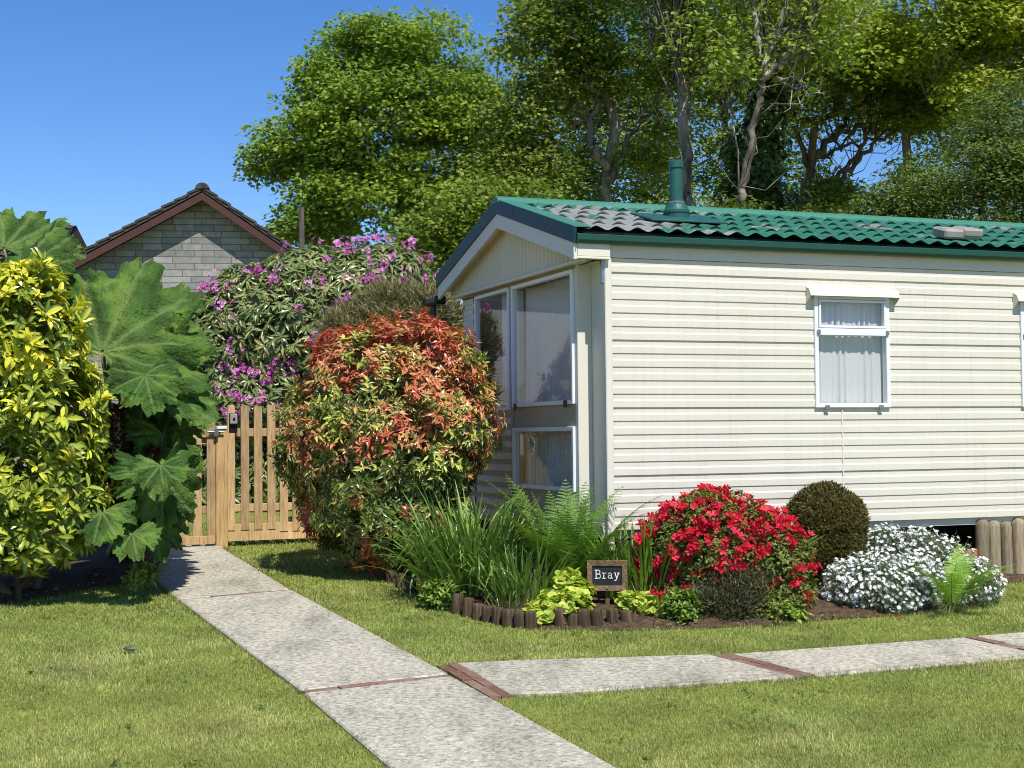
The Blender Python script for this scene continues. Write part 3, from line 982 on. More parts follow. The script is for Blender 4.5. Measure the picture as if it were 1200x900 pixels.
# gutter
m = MB()
gp = [(0, .055), (-.062, .055), (-.068, .048), (-.066, .01), (-.052, -.012), (-.01, -.016), (-.01, -.006), (-.05, -.003), (-.058, .012), (-.058, .044), (0, .044)]
m.prism(gp, FU + .03, LEN + .05, axes=((0, 1, 0), (0, 0, 1), (1, 0, 0)), o=(0, -.03, WH + .108))
m.box((FU + .025, -.098, WH + .091), (FU + .032, -.028, WH + .166), 0)
m.build('gutter', M['gutter'], van)
m = MB(); m.prism(gp, FU + .03, LEN + .05, axes=((0, -1, 0), (0, 0, 1), (1, 0, 0)), o=(0, WID + .03, WH + .123))
m.build('gutter', M['gutter'], van)
# black downpipe at the far eave
m = MB()
m.tube([(FU + .05, WID + .33, .0 - .3), (FU + .05, WID + .33, WH - .06)], .036, 10)
m.box((FU - .01, WID + .08, WH - .06), (FU + .115, WID + .40, WH + .02), .02)
m.build('downpipe', M['black'], van)
# flue
m = MB()
fu, fv = .947, .72
fz = roofz(fv)
def lathe(mb, prof, c, sides=28):
    a = np.arange(sides) / sides * 2 * math.pi
    V = np.zeros((len(prof), sides, 3))
    for i, (r_, z) in enumerate(prof):
        V[i, :, 0] = c[0] + r_ * np.cos(a); V[i, :, 1] = c[1] + r_ * np.sin(a); V[i, :, 2] = c[2] + z
    mb.grid(V, closed=True)
lathe(m, [(.001, -.1), (.102, -.1), (.102, .075), (.108, .078), (.108, .10), (.098, .115), (.085, .145), (.066, .158), (.066, .175)], (fu, fv, fz))
fl = m.build('flue', M['flue'], van, False)
m = MB(); lathe(m, [(.06, .172), (.06, .19), (.053, .19), (.053, .45), (.062, .452), (.062, .505), (.05, .512), (.001, .512)], (fu, fv, fz)); m.build('flue_pipe', M['flue'], fl)
m = MB(); lathe(m, [(.066, .158), (.0685, .16), (.0685, .174), (.06, .176)], (fu, fv, fz)); m.build('collar', M['galv'], fl)
m = MB()
nrm = unit(np.array([0, -PIT, 1])); al = unit(np.array([0, 1, PIT]))
m.obox(np.array([fu - .02, fv - .08, roofz(fv - .08) + .05]), (.34, 0, 0), al * .21, nrm * .008, .004)
m.build('flashing', M['flue'], fl)
# roof vent
m = MB()
cv = np.array([3.30, .19, roofz(.19) + .085])
m.obox(cv, (.185, 0, 0), al * .10, nrm * .04, .018)
m.obox(cv + np.array([.09, -.02, .012]), (.10, 0, 0), al * .095, nrm * .035, .015)
m.build('roof_vent', M['grey_plastic'], van)
# undercarriage
m = MB()
m.box((.1, .35, -.16), (LEN - .1, .42, -.06)); m.box((.1, 2.6, -.16), (LEN - .1, 2.67, -.06))
m.build('chassis', M['black'], van)
m = MB()
m.box((.02, WID - .05, -.8), (LEN - .02, WID - .03, -.06)); m.box((.06, .1, -.8), (.08, WID - .1, -.06)); m.box((LEN - .05, .1, -.8), (LEN - .03, WID - .1, -.06))
m.box((.1, .06, -.8), (2.72, .08, -.05))
m.build('light_block_board', M['light_block'], van)  # boards added to block light so the space under the caravan stays dark
def placed_box(name, lo, hi, mat, label, cat, bev=.005, group=None):
    mb = MB(); c = (np.array(lo) + np.array(hi)) / 2; c[2] = min(lo[2], hi[2])
    mb.box(np.array(lo) - c, np.array(hi) - c, bev)
    o = mb.build(name, mat); o.location = Vector(cw(*c)); o.rotation_euler = (0, 0, A_C)
    return tag(o, label, cat, group)
def gw(u, v):      # ground height in caravan frame
    p = cw(u, v); return gz(p[0], p[1]) - C0[2]
placed_box('timber_block', (2.86, .10, gw(2.9, .1) - .02), (3.06, .3, -.17), M['brown_block'], 'square brown timber block wedged under the caravan beside the log skirting', 'timber block')
placed_box('timber_plank', (2.95, .02, gw(3.1, .05) - .02), (3.36, .06, -.26), M['brown_block'], 'low brown board set across the gap left of the log skirting', 'plank')
def log_mesh(rad, h, seed, sides=14, dome=.25):
    r2 = np.random.default_rng(seed)
    a = np.arange(sides) / sides * 2 * math.pi
    zz = [-.06, .02, h * .3, h * .6, h - rad * dome * 1.6, h - rad * dome * .5, h]
    rr = [1, 1.02, 1, .98, .97, .86, .45]
    V = np.zeros((len(zz), sides, 3))
    lump = 1 + .05 * r2.normal(0, 1, sides)
    for i, (z, r_) in enumerate(zip(zz, rr)):
        V[i, :, 0] = rad * r_ * lump * np.cos(a) + .03 * rad * z; V[i, :, 1] = rad * r_ * lump * np.sin(a); V[i, :, 2] = z
    mb = MB(); mb.grid(V, closed=True)
    mb.add(V[-1], [np.arange(sides)[None]])
    return mb
# log palisade skirting below the side wall
u = 3.36
k = 0
while u < LEN - .1:
    rad = .055 + .004 * math.sin(k * 2.3)
    h = -.005 - gw(u, .03) - .015 - .012 * (k % 3)
    mb = log_mesh(rad, h, 100 + k, dome=.6)
    o = mb.build('skirting_log', M['greylog'], None, True)
    o.location = Vector(cw(u, .03, gw(u, .03))); o.rotation_euler = (0, R(rng.normal(0, .8)), A_C)
    tag(o, 'upright weathered grey log with rounded top in the skirting below the caravan', 'log', 'log skirting below the caravan')
    u += rad * 2 + .012; k += 1

# ------------------------------------------------------------------ foliage tools
def leaf_tpl(kind):
    """templates: y = length 0..1, x = width (±.5 of unit width), z up; returns verts, faces list"""
    if kind == 'diamond':
        v = [(0, 0, 0), (.5, .45, .06), (0, 1, -.06), (-.5, .45, .06)]
        return np.array(v), [np.array([[0, 1, 2], [0, 2, 3]])]
    if kind == 'lance':
        v = [(0, 0, 0), (.34, .25, .05), (.5, .55, .03), (0, 1, -.14), (-.5, .55, .03), (-.34, .25, .05), (0, .28, 0), (0, .6, -.03)]
        return np.array(v), [np.array([[0, 1, 6], [2, 3, 7], [3, 4, 7], [5, 0, 6]]), np.array([[1, 2, 7, 6], [6, 7, 4, 5]])]
    if kind == 'oval':
        v = [(0, 0, 0), (.4, .22, .07), (.5, .55, .06), (.28, .85, .0), (0, 1, -.1), (-.28, .85, .0), (-.5, .55, .06), (-.4, .22, .07), (0, .3, 0), (0, .65, -.01)]
        return np.array(v), [np.array([[0, 1, 8], [7, 0, 8], [3, 4, 9], [4, 5, 9]]), np.array([[1, 2, 9, 8], [8, 9, 6, 7], ]), np.array([[2, 3, 9], [9, 5, 6]])]
    if kind == 'maple':
        v = [(0, 0, 0), (.22, .12, .02), (.5, .2, -.03), (.3, .42, .03), (.46, .72, -.04), (.16, .66, .03), (0, 1, -.08), (-.16, .66, .03), (-.46, .72, -.04), (-.3, .42, .03), (-.5, .2, -.03), (-.22, .12, .02), (0, .4, .02)]
        n = 12
        return np.array(v), [np.array([[i, (i + 1) % n, 12] for i in range(n)])]
    if kind == 'needle':
        return np.array([(-.5, 0, 0), (.5, 0, 0), (0, 1, 0)]), [np.array([[0, 1, 2]])]
    if kind == 'round':
        v = [(0, 0, 0), (.45, .25, .08), (.5, .65, .02), (.2, 1, -.05), (-.2, 1, -.05), (-.5, .65, .02), (-.45, .25, .08), (0, .5, .0)]
        return np.array(v), [np.array([[i, (i + 1) % 7, 7] for i in range(7)])]
    if kind == 'flower5':
        v = [(0, 0, -.28)]; f = []
        for i in range(5):
            a = i * 2 * math.pi / 5
            for da, r_, z in ((-.55, .26, .0), (-.42, .46, .1), (0, .56, .02), (.42, .46, .1), (.55, .26, .0)):
                v.append((r_ * math.cos(a + da), r_ * math.sin(a + da), z))
            k = 1 + i * 5
            f += [(0, k, k + 1), (0, k + 1, k + 2), (0, k + 2, k + 3), (0, k + 3, k + 4)]
        return np.array(v), [np.array(f)]

def scatter(mb, tpl, pos, d, nrm, L, W, col, rib=None):
    """instances of a leaf template: position, axis direction d, face normal nrm, length, width, colour"""
    v, fs = tpl
    d = unit(d); x = unit(np.cross(d, nrm)); z = np.cross(x, d)
    n = len(pos)
    L = np.broadcast_to(np.asarray(L, float), (n,)); W = np.broadcast_to(np.asarray(W, float), (n,))
    V = (pos[:, None] + v[None, :, 0, None] * x[:, None] * W[:, None, None] + v[None, :, 1, None] * d[:, None] * L[:, None, None]
         + v[None, :, 2, None] * z[:, None] * L[:, None, None])
    k = len(v)
    base = (np.arange(n) * k)[:, None, None]
    F = [(f[None] + base).reshape(-1, f.shape[1]) for f in fs]
    cc = np.repeat(np.broadcast_to(col, (n, 3))[:, None], k, 1).copy()
    if rib is not None:
        idx, rc, amt = rib
        am = amt * np.random.default_rng(n).uniform(.3, 1.2, (n, 1, 1))
        cc[:, idx] = cc[:, idx] * (1 - am) + np.asarray(rc) * am
    mb.add(V.reshape(-1, 3), F, np.clip(cc, .002, 1).reshape(-1, 3))

def rand_dir(n, r=rng):
    return unit(r.normal(0, 1, (n, 3)))

class Lobes:
    def __init__(self, items):
        self.c = np.array([i[0] for i in items], float); self.r = np.array([i[1] for i in items], float)
    def sample(self, n, r, lo=.85, hi=1.0, lump=.1, lf=2.5, zmin=None):
        A = (self.r[:, 0] * self.r[:, 1] + self.r[:, 1] * self.r[:, 2] + self.r[:, 0] * self.r[:, 2])
        out_p, out_n = [], []
        tot = 0
        while tot < n:
            m_ = int((n - tot) * 1.8) + 50
            k = r.choice(len(A), m_, p=A / A.sum())
            d = rand_dir(m_, r)
            rad = lo + (hi - lo) * r.random(m_) ** .6
            p = self.c[k] + d * self.r[k] * rad[:, None]
            nn = unit(d / self.r[k])
            keep = np.ones(m_, bool)
            for j in range(len(A)):
                q = (((p - self.c[j]) / self.r[j]) ** 2).sum(1)
                keep &= (q > lo * lo * .93) | (k == j)
            if zmin is not None:
                keep &= p[:, 2] > zmin
            p = p[keep]; nn = nn[keep]; kk = k[keep]
            if lump:
                p = p + (p - self.c[kk]) * (lump * vnoise(p, lf, 3.1))[:, None]
            out_p.append(p); out_n.append(nn); tot += len(p)
        return np.concatenate(out_p)[:n], np.concatenate(out_n)[:n]

def plobe(px, py, Y, rx, ry, rd=None):
    """ellipsoid from its outline in the photo (pixels) at depth Y; rd = depth radius in metres"""
    s = Y / F_PX
    return (P(px, py, Y), (rx * s, rd if rd else (rx + ry) * .5 * s, ry * s))

def skeleton(mb, roots, targets, r, tip=.004, power=.5, sides=4, step=.3, wig=.06, rmax=None, col=None, up=.15):
    """branches grown from the root polyline to every target, tapering by the number of twigs they carry"""
    nodes = [np.asarray(p, float) for p in roots]; parent = [-1] + list(range(len(roots) - 1))
    start = nodes[-1]
    order = np.argsort(np.linalg.norm(targets - start, axis=1))
    for ti in order:
        t = targets[ti]
        arr = np.array(nodes)
        dv = t - arr
        dist = np.linalg.norm(dv, axis=1) + np.where(arr[:, 2] > t[2], .8, 0) * (arr[:, 2] - t[2])
        dist[:max(1, len(roots) // 2)] += 1e3 if len(roots) > 2 else 0
        j = int(np.argmin(dist))
        L = np.linalg.norm(t - arr[j]); k = max(1, int(L / step))
        a = arr[j]
        for q in range(1, k + 1):
            s = q / k
            p = a + (t - a) * s + np.array([0, 0, up * L * math.sin(math.pi * s) * .5]) * (1 if q < k else 0)
            if q < k: p = p + r.normal(0, wig * L / k, 3)
            nodes.append(p); parent.append(j if q == 1 else len(nodes) - 2)
    n = len(nodes); cnt = np.zeros(n)
    ch = np.zeros(n)
    for i in range(n - 1, 0, -1):
        if ch[i] == 0: cnt[i] = max(cnt[i], 1)
        cnt[parent[i]] += cnt[i]; ch[parent[i]] += 1
    rad = tip * np.maximum(cnt, 1) ** power
    if rmax: rad = np.minimum(rad, rmax)
    nodes = np.array(nodes)
    i = np.arange(1, n); pa = np.array(parent[1:])
    A, B = nodes[pa], nodes[i]
    ra, rb = np.minimum(rad[pa], rad[i] * 1.35), rad[i]
    d = unit(B - A); ref = np.where(np.abs(d[:, 2:3]) > .9, np.array([[1., 0, 0]]), np.array([[0, 0, 1.]]))
    x = unit(np.cross(d, ref)); y = np.cross(d, x)
    th = np.arange(sides) / sides * 2 * math.pi
    ring = np.cos(th)[None, :, None] * x[:, None] + np.sin(th)[None, :, None] * y[:, None]
    V = np.concatenate([A[:, None] - d[:, None] * ra[:, None, None] * .3 + ring * ra[:, None, None], B[:, None] + ring * rb[:, None, None]], 1)
    m_ = len(A); b = (np.arange(m_) * 2 * sides)[:, None]
    f = np.concatenate([b + np.array([[q, (q + 1) % sides, sides + (q + 1) % sides, sides + q]]) for q in range(sides)], 0)
    mb.add(V.reshape(-1, 3), f, col)
    return nodes, parent, cnt

def rosettes(mb, r, pts, axis, per, L, W, tpl, colf, elev=(10, 60), droop=0.0, jit=.01, sharecol=.5, rib=None):
    """whorls of leaves at pts round axis; colf(points, r) -> colour per whorl"""
    n = len(pts)
    per_ = np.maximum(2, r.poisson(per, n)); idx = np.repeat(np.arange(n), per_)
    ax = unit(axis)[idx]
    rd = rand_dir(len(idx), r); rd = unit(rd - ax * (rd * ax).sum(1, keepdims=True))
    el = R(1) * r.uniform(elev[0], elev[1], len(idx))
    d = rd * np.cos(el)[:, None] + ax * np.sin(el)[:, None] + np.array([0, 0, -droop])
    d = unit(d)
    nr = unit(ax - d * (ax * d).sum(1, keepdims=True) + r.normal(0, .18, d.shape))
    p = pts[idx] + r.normal(0, jit, d.shape)
    c = colf(pts, r)[idx]
    c = np.clip(c * (1 + r.normal(0, .16 * (1 - sharecol) + .08, (len(idx), 1))), 0.003, .95)
    s = r.uniform(.7, 1.2, len(idx))
    scatter(mb, tpl, p, d, nr, L * s, W * s, c, rib)

def mixcol(a, b, t):
    t = np.clip(np.asarray(t), 0, 1)[:, None]
    return a * (1 - t) + b * t

FLAT5 = leaf_tpl('flower5'); FLAT5[0][0, 2] = -.06; FLAT5[0][1:, 2] *= .4
DIAM, LANCE, OVAL, MAPLE, NEEDLE, ROUND, FL5 = [leaf_tpl(k) for k in ('diamond', 'lance', 'oval', 'maple', 'needle', 'round', 'flower5')]

def bush(name, label, cat, base, lobes, n, per, L, W, tpl, colf, mat, seed, elev=(10, 60), droop=0, upw=.5, inner=.5, stem=(.004, .06, 120), lump=.1, lf=2.5, zfrac=None, shell=(.82, 1.0), group=None, fol='foliage', stem_mat='twig', innercol=None, jit=.01, rib=None, shoots=0, gap=None):
    r = np.random.default_rng(seed)
    base = np.asarray(base, float)
    t = thing(name, label, cat, base, 0, group)
    lb = Lobes(lobes)
    zmin = base[2] + .02
    pts, nn = lb.sample(n, r, shell[0], shell[1], lump, lf, zmin)
    if gap:
        g_ = vnoise(pts, gap[0], seed) > gap[1]
        pts, nn = pts[g_], nn[g_]; n = len(pts)
    mb = MB()
    rosettes(mb, r, pts, nn + np.array([0, 0, upw]), per, L, W, tpl, colf, elev, droop, jit, rib=rib)
    ni = int(n * inner)
    if ni:
        p2, n2 = lb.sample(ni, r, .5, shell[0], lump, lf, zmin)
        rosettes(mb, r, p2, n2 + np.array([0, 0, upw]), per, L, W, tpl, innercol or colf, elev, droop, jit, rib=rib)
    if shoots:
        k_ = r.choice(n, shoots, replace=False); k_ = k_[nn[k_][:, 2] > -.2]
        for e_ in (.35, .75, 1.15):
            rosettes(mb, r, pts[k_] + unit(nn[k_] + np.array([0, 0, .8])) * (L * e_), nn[k_] + np.array([0, 0, 1.]), per * .8, L, W, tpl, colf, (20, 70), droop, jit, rib=rib)
    mb.build(fol, mat, t, origin=base)
    sm = MB()
    k = stem[2]
    tg = np.concatenate([pts[:k // 2] * 1.0, lb.sample(k // 2, r, .4, .8, 0, 1, zmin)[0]])
    skeleton(sm, [base + np.array([0, 0, -.05]), base + np.array([0, 0, .1])], tg, r, stem[0], .45, 4, .25, .08, stem[1])
    sm.build('stems', M[stem_mat], t, origin=base)
    return t, lb, pts, nn, r

def gbase(px, Y):
    p = P(px, 500, Y); return np.array([p[0], Y, gz(p[0], Y)])

# ------------------------------------------------------------------ orange-red shrub by the caravan
Yb = 11.95
red, orange, bronze, lime, green = lin(190, 80, 66), lin(196, 118, 80), lin(186, 146, 94), lin(176, 184, 84), lin(80, 106, 42)
zc = P(460, 500, Yb)[2]
def col_pieris(p, r):
    n = len(p)
    h = (p[:, 2] - zc) / .9          # +1 crown top, -1 bottom
    blot = vnoise(p, 2.3, 5) * 1.0 + r.normal(0, .30, n)
    t = np.clip(h * .8 + .02 + blot * 1.05, -1, 1.4)
    c = mixcol(lime, bronze, (t + .1) / .3)
    c = np.where((t > .2)[:, None], mixcol(bronze, orange, (t - .2) / .25), c)
    c = np.where((t > .55)[:, None], mixcol(orange, red, (t - .55) / .45), c)
    lowg = (t < -.45) | (r.random(n) < .26)
    c = np.where(lowg[:, None] & (t < .25)[:, None], green, c)
    spot = (vnoise(p, 4, 50) > .40) & (t < .3)
    c = np.where(spot[:, None], red, c)
    return c
lob = [plobe(460, 470, Yb, 112, 90, .82), plobe(452, 530, Yb, 116, 92, .85), plobe(400, 500, Yb, 66, 90, .6), plobe(525, 490, Yb, 60, 85, .6), plobe(490, 430, Yb, 70, 55, .55), plobe(420, 440, Yb, 60, 55, .5),
       plobe(455, 600, Yb, 100, 62, .7), plobe(420, 590, Yb, 75, 60, .5)]
tp, lb, pts, nn, r = bush('flowering_shrub', 'rounded shrub with orange and red young leaves over green, beside the front windows', 'shrub', gbase(462, Yb), lob, 4300, 8, .070, .021, LANCE, col_pieris, M['gloss_leaf'], 21, elev=(-10, 50), droop=.25, upw=.5, inner=.45, stem=(.004, .05, 160), lump=.2, lf=2.6, rib=([6, 7], lin(222, 205, 140), .28), shoots=110, gap=(3.2, -.17))

# ------------------------------------------------------------------ rhododendron behind the gate
Yr = 18.0
rg, rg2, ryel = lin(86, 106, 54), lin(118, 134, 74), lin(164, 162, 104)
def col_rhodo(p, r):
    n = len(p)
    c = mixcol(rg, rg2, r.random(n))
    c = np.where((r.random(n) < .25)[:, None], mixcol(rg2, ryel, r.random(n)), c)
    return c
lob = [plobe(345, 400, Yr, 105, 92, 1.2), plobe(420, 370, Yr, 90, 78, 1.2), plobe(272, 420, Yr, 68, 84, 1.0), plobe(240, 430, Yr, 36, 62, .7), plobe(300, 350, Yr, 55, 40, .8), plobe(370, 330, Yr, 70, 42, .9), plobe(450, 330, Yr, 58, 42, .8), plobe(320, 470, Yr, 112, 70, 1.2),
       plobe(420, 450, Yr, 100, 80, 1.2), plobe(500, 420, Yr, 60, 80, 1.0), plobe(300, 560, Yr, 120, 80, 1.0), plobe(420, 560, Yr, 110, 80, 1.1)]
tr, lb, pts, nn, r = bush('rhododendron', 'tall rhododendron with mauve pink blossom behind the picket fence', 'shrub', gbase(365, Yr), lob, 6200, 10, .13, .036, LANCE, col_rhodo, M['gloss_leaf'], 22, elev=(-25, 30), droop=.3, upw=.35, inner=.3, stem=(.006, .1, 160), lump=.08, lf=1.4, rib=([6, 7], lin(190, 186, 130), .3))
def trusses(mb, r, c, axis, nf, rad, fs, cols):
    for i in range(len(c)):
        k = max(2, r.poisson(nf * r.uniform(.4, 1.2))); d = unit(rand_dir(k, r) + unit(axis[i]) * .9)
        p = c[i] + d * rad * r.uniform(.7, 1.3, (k, 1))
        col = cols[r.integers(len(cols))] * r.uniform(.8, 1.15, (k, 1))
        x = unit(np.cross(d, rand_dir(k, r)))
        scatter(mb, FL5, p, x, np.cross(x, d) * 0 + d, fs, fs, col)
def flower_faces(mb, r, p, axis, fs, cols, tilt=.4, tpl=None):
    """single open flowers facing along axis"""
    n = len(p); a = unit(unit(axis) + r.normal(0, tilt, (n, 3)))
    x = unit(np.cross(a, rand_dir(n, r)))
    c = np.asarray(cols)[r.integers(len(cols), size=n)] * r.uniform(.8, 1.12, (n, 1))
    s = fs * r.uniform(.75, 1.15, n)
    scatter(mb, tpl or FL5, p, x, a, s, s, c)
fl = MB()
dens = vnoise(pts, 1.1, 8)
cand = np.where((pts[:, 1] < Yr + .3) & (nn[:, 1] < .35))[0]
def picked(x0, x1, y0, y1, k):
    q = (pts[cand] - CAM); d_ = q @ _f
    sx = CX + F_PX * (q @ _r) / d_; sy = CY - F_PX * (q @ _u) / d_
    ok = cand[(sx > x0) & (sx < x1) & (sy > y0) & (sy < y1)]
    return r.choice(ok, min(k, len(ok)), replace=False)
sel = np.concatenate([picked(255, 350, 430, 500, 44), picked(380, 470, 335, 400, 26), picked(370, 500, 285, 340, 26), picked(215, 400, 330, 440, 34), picked(210, 510, 290, 500, 90)])
ax = nn[sel] + np.array([0, -.4, .5])
trusses(fl, r, pts[sel] + unit(ax) * .10, ax, 7, .07, .052, [lin(222, 132, 204), lin(230, 154, 214), lin(210, 112, 190), lin(236, 178, 222)])
bd = r.choice(cand, 140, replace=False)
axb = nn[bd] + np.array([0, -.3, .6])
trusses(fl, r, pts[bd] + unit(axb) * .07, axb, 3, .012, .03, [lin(190, 95, 140), lin(170, 75, 110)])
fl.build('blossom', M['petal'], tr, origin=np.array(tr.location))

# brownish heath between rhododendron and orange shrub
def col_heath(p, r):
    return mixcol(lin(104, 104, 62), lin(146, 136, 98), r.random(len(p)))
def fine_shrub(name, label, cat, base, lobes, n, colf, seed, L=.06, W=.008, per=16, inner=.3, elev=(20, 80), mat='leaf', group=None, shell=(.7, 1), lump=.2, stems=(.003, .03, 120)):
    return bush(name, label, cat, base, lobes, n, per, L, W, NEEDLE if W < .02 else DIAM, colf, M[mat], seed, elev=elev, upw=.7, inner=inner, lump=lump, lf=4, shell=shell, stem=stems, group=group, jit=.03)
Yh = 15.2
fine_shrub('heath_shrub', 'dull brown green feathery shrub between the mauve blossom and the orange shrub', 'shrub', gbase(440, Yh), [plobe(415, 400, Yh, 42, 42, .5), plobe(455, 375, Yh, 48, 42, .5), plobe(500, 372, Yh, 44, 36, .45), plobe(450, 450, Yh, 70, 70, .6), plobe(440, 530, Yh, 60, 90, .6)], 3200, col_heath, 23, .10, .013)

# ------------------------------------------------------------------ yellow-leaved shrub at the left edge
Yy = 10.35
ya, yb_, yg, yd = lin(214, 206, 62), lin(190, 196, 58), lin(126, 148, 46), lin(70, 100, 34)
zt = P(40, 330, Yy)[2]; zb = P(40, 640, Yy)[2]
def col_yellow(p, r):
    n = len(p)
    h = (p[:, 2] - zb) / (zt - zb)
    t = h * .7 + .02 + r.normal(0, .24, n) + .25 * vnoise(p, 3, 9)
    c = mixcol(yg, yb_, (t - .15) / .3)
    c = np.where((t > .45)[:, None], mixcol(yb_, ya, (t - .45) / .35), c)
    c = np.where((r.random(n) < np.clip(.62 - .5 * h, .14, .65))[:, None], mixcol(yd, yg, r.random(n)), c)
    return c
lob = [plobe(30, 400, Yy, 62, 88, .42), plobe(-50, 420, Yy, 80, 105, .5), plobe(60, 490, Yy, 58, 80, .42), plobe(20, 560, Yy, 90, 95, .5), plobe(70, 575, Yy, 52, 60, .35), plobe(-70, 560, Yy, 100, 120, .55), plobe(15, 345, Yy, 34, 32, .22), plobe(25, 620, Yy, 86, 46, .4)]
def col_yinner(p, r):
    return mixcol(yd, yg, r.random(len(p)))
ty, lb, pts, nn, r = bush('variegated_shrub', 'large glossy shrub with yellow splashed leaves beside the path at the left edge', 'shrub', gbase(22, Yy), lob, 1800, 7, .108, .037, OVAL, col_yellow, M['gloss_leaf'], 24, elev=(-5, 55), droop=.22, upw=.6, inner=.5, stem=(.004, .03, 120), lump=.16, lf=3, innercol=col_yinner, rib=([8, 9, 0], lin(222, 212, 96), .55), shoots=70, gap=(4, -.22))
# thick bare stems at its foot
sm = MB(); b0 = np.array(ty.location)
for px, py, dx, dz in ((30, 700, .25, .5), (48, 690, -.15, .6), (10, 706, -.4, .35), (60, 688, .12, .5)):
    g = G(px, py) + np.array([0, .12, 0])
    sm.tube([g + np.array([0, 0, -.04]), g + np.array([dx * .25, .02, dz * .3]), g + np.array([dx * .7, .08, dz * .7]), g + np.array([dx, .15, dz])], [.05, .032, .026, .02], 8)
g = G(30, 700) + np.array([0, .1, 0])
sm.tube([g + np.array([-.3, -.12, .0]), g + np.array([-.1, -.05, .07]), g + np.array([.02, 0, .1])], [.025, .03, .035], 8)
sm.build('trunk', M['bark'], ty, True, origin=b0)

# ------------------------------------------------------------------ gunnera
def gunnera_leaf(Rr, r, lobes=9, span=2.45, cup=.15, detail=220, nr=16):
    """big lobed leaf in its own frame: tip +y, upper face +z; returns verts grid, colour grid"""
    th = np.linspace(-span, span, detail)
    la = np.linspace(-span * .9, span * .9, lobes) + r.normal(0, .03, lobes)
    lw = (la[1] - la[0])
    amp = np.cos(np.clip(la / span * 1.15, -1.5, 1.5)) * .35 + .65
    d = np.abs(th[:, None] - la[None]) / lw
    near = d.argmin(1)
    base = (amp[None] * np.maximum(.78, 1 - (d * 1.1) ** 2 * .55)).max(1)
    saw = lambda x: np.abs((x % 1) - .5) * 2
    sub = saw(th / lw * 2.0 + .5) * .11 + saw(th / lw * 5 + r.random()) * .075 + saw(th / lw * 13) * .04
    edge = base * (1 - .19 + sub) * (1 + .07 * np.sin(th * 3 + r.random() * 6)) 
    rho = np.linspace(.02, 1, nr)
    rr = Rr * edge[:, None] * rho[None]
    X = rr * np.sin(th)[:, None]; Yc = rr * np.cos(th)[:, None]
    dmin = d.min(1)
    ang_ = dmin * lw
    vein = np.exp(-(ang_[:, None] * rho[None] / .028) ** 2)
    crease = -np.exp(-(ang_[:, None] / (lw * .28)) ** 2) * .05 * rho[None] + .035 * np.cos(2 * math.pi * (th[:, None] - la[0]) / lw + math.pi) * rho[None]
    # secondary ribs leave each main vein towards the margin
    s = rho[None] * 9 - np.abs(dmin)[:, None] * 4.5
    ribs = .014 * np.sin(2 * math.pi * s) * np.clip(dmin[:, None] * 3, 0, 1) * rho[None]
    pk = r.random((2,)) * 9
    pucker = .042 * np.sin(X / Rr * 23 + pk[0] + 2 * np.sin(Yc / Rr * 9)) * np.sin(Yc / Rr * 21 + pk[1]) * rho[None]
    droop = -cup * rho[None] ** 2 * (1 + .5 * np.sin(th * 2.3 + pk[0])[:, None]) + .10 * rho[None]
    fold = .07 * np.sin(X / Rr * 4.3 + pk[1]) * np.cos(Yc / Rr * 3.7 + pk[0]) * rho[None]
    ruff = .085 * np.sin(th * 11 + pk[1])[:, None] * rho[None] ** 4
    Z = Rr * (crease + ribs + pucker + droop + ruff + fold)
    V = np.stack([X, Yc, Z], -1)
    sv = np.exp(-((((s % 1) - .5) / .10) ** 2)) * .35 * np.clip(1 - dmin[:, None] * 1.2, 0, 1)
    return V, np.clip(vein + sv, 0, 1)

Yg = 11.0
gb = np.array([*(G(150, 662)[:2]), 0]); gb[2] = gz(gb[0], gb[1])
tg_ = thing('gunnera', 'giant gunnera with huge lobed green leaves beside the garden gate', 'plant', gb)
g_lo, g_hi, g_vein = lin(58, 92, 34), lin(84, 116, 48), lin(126, 146, 84)
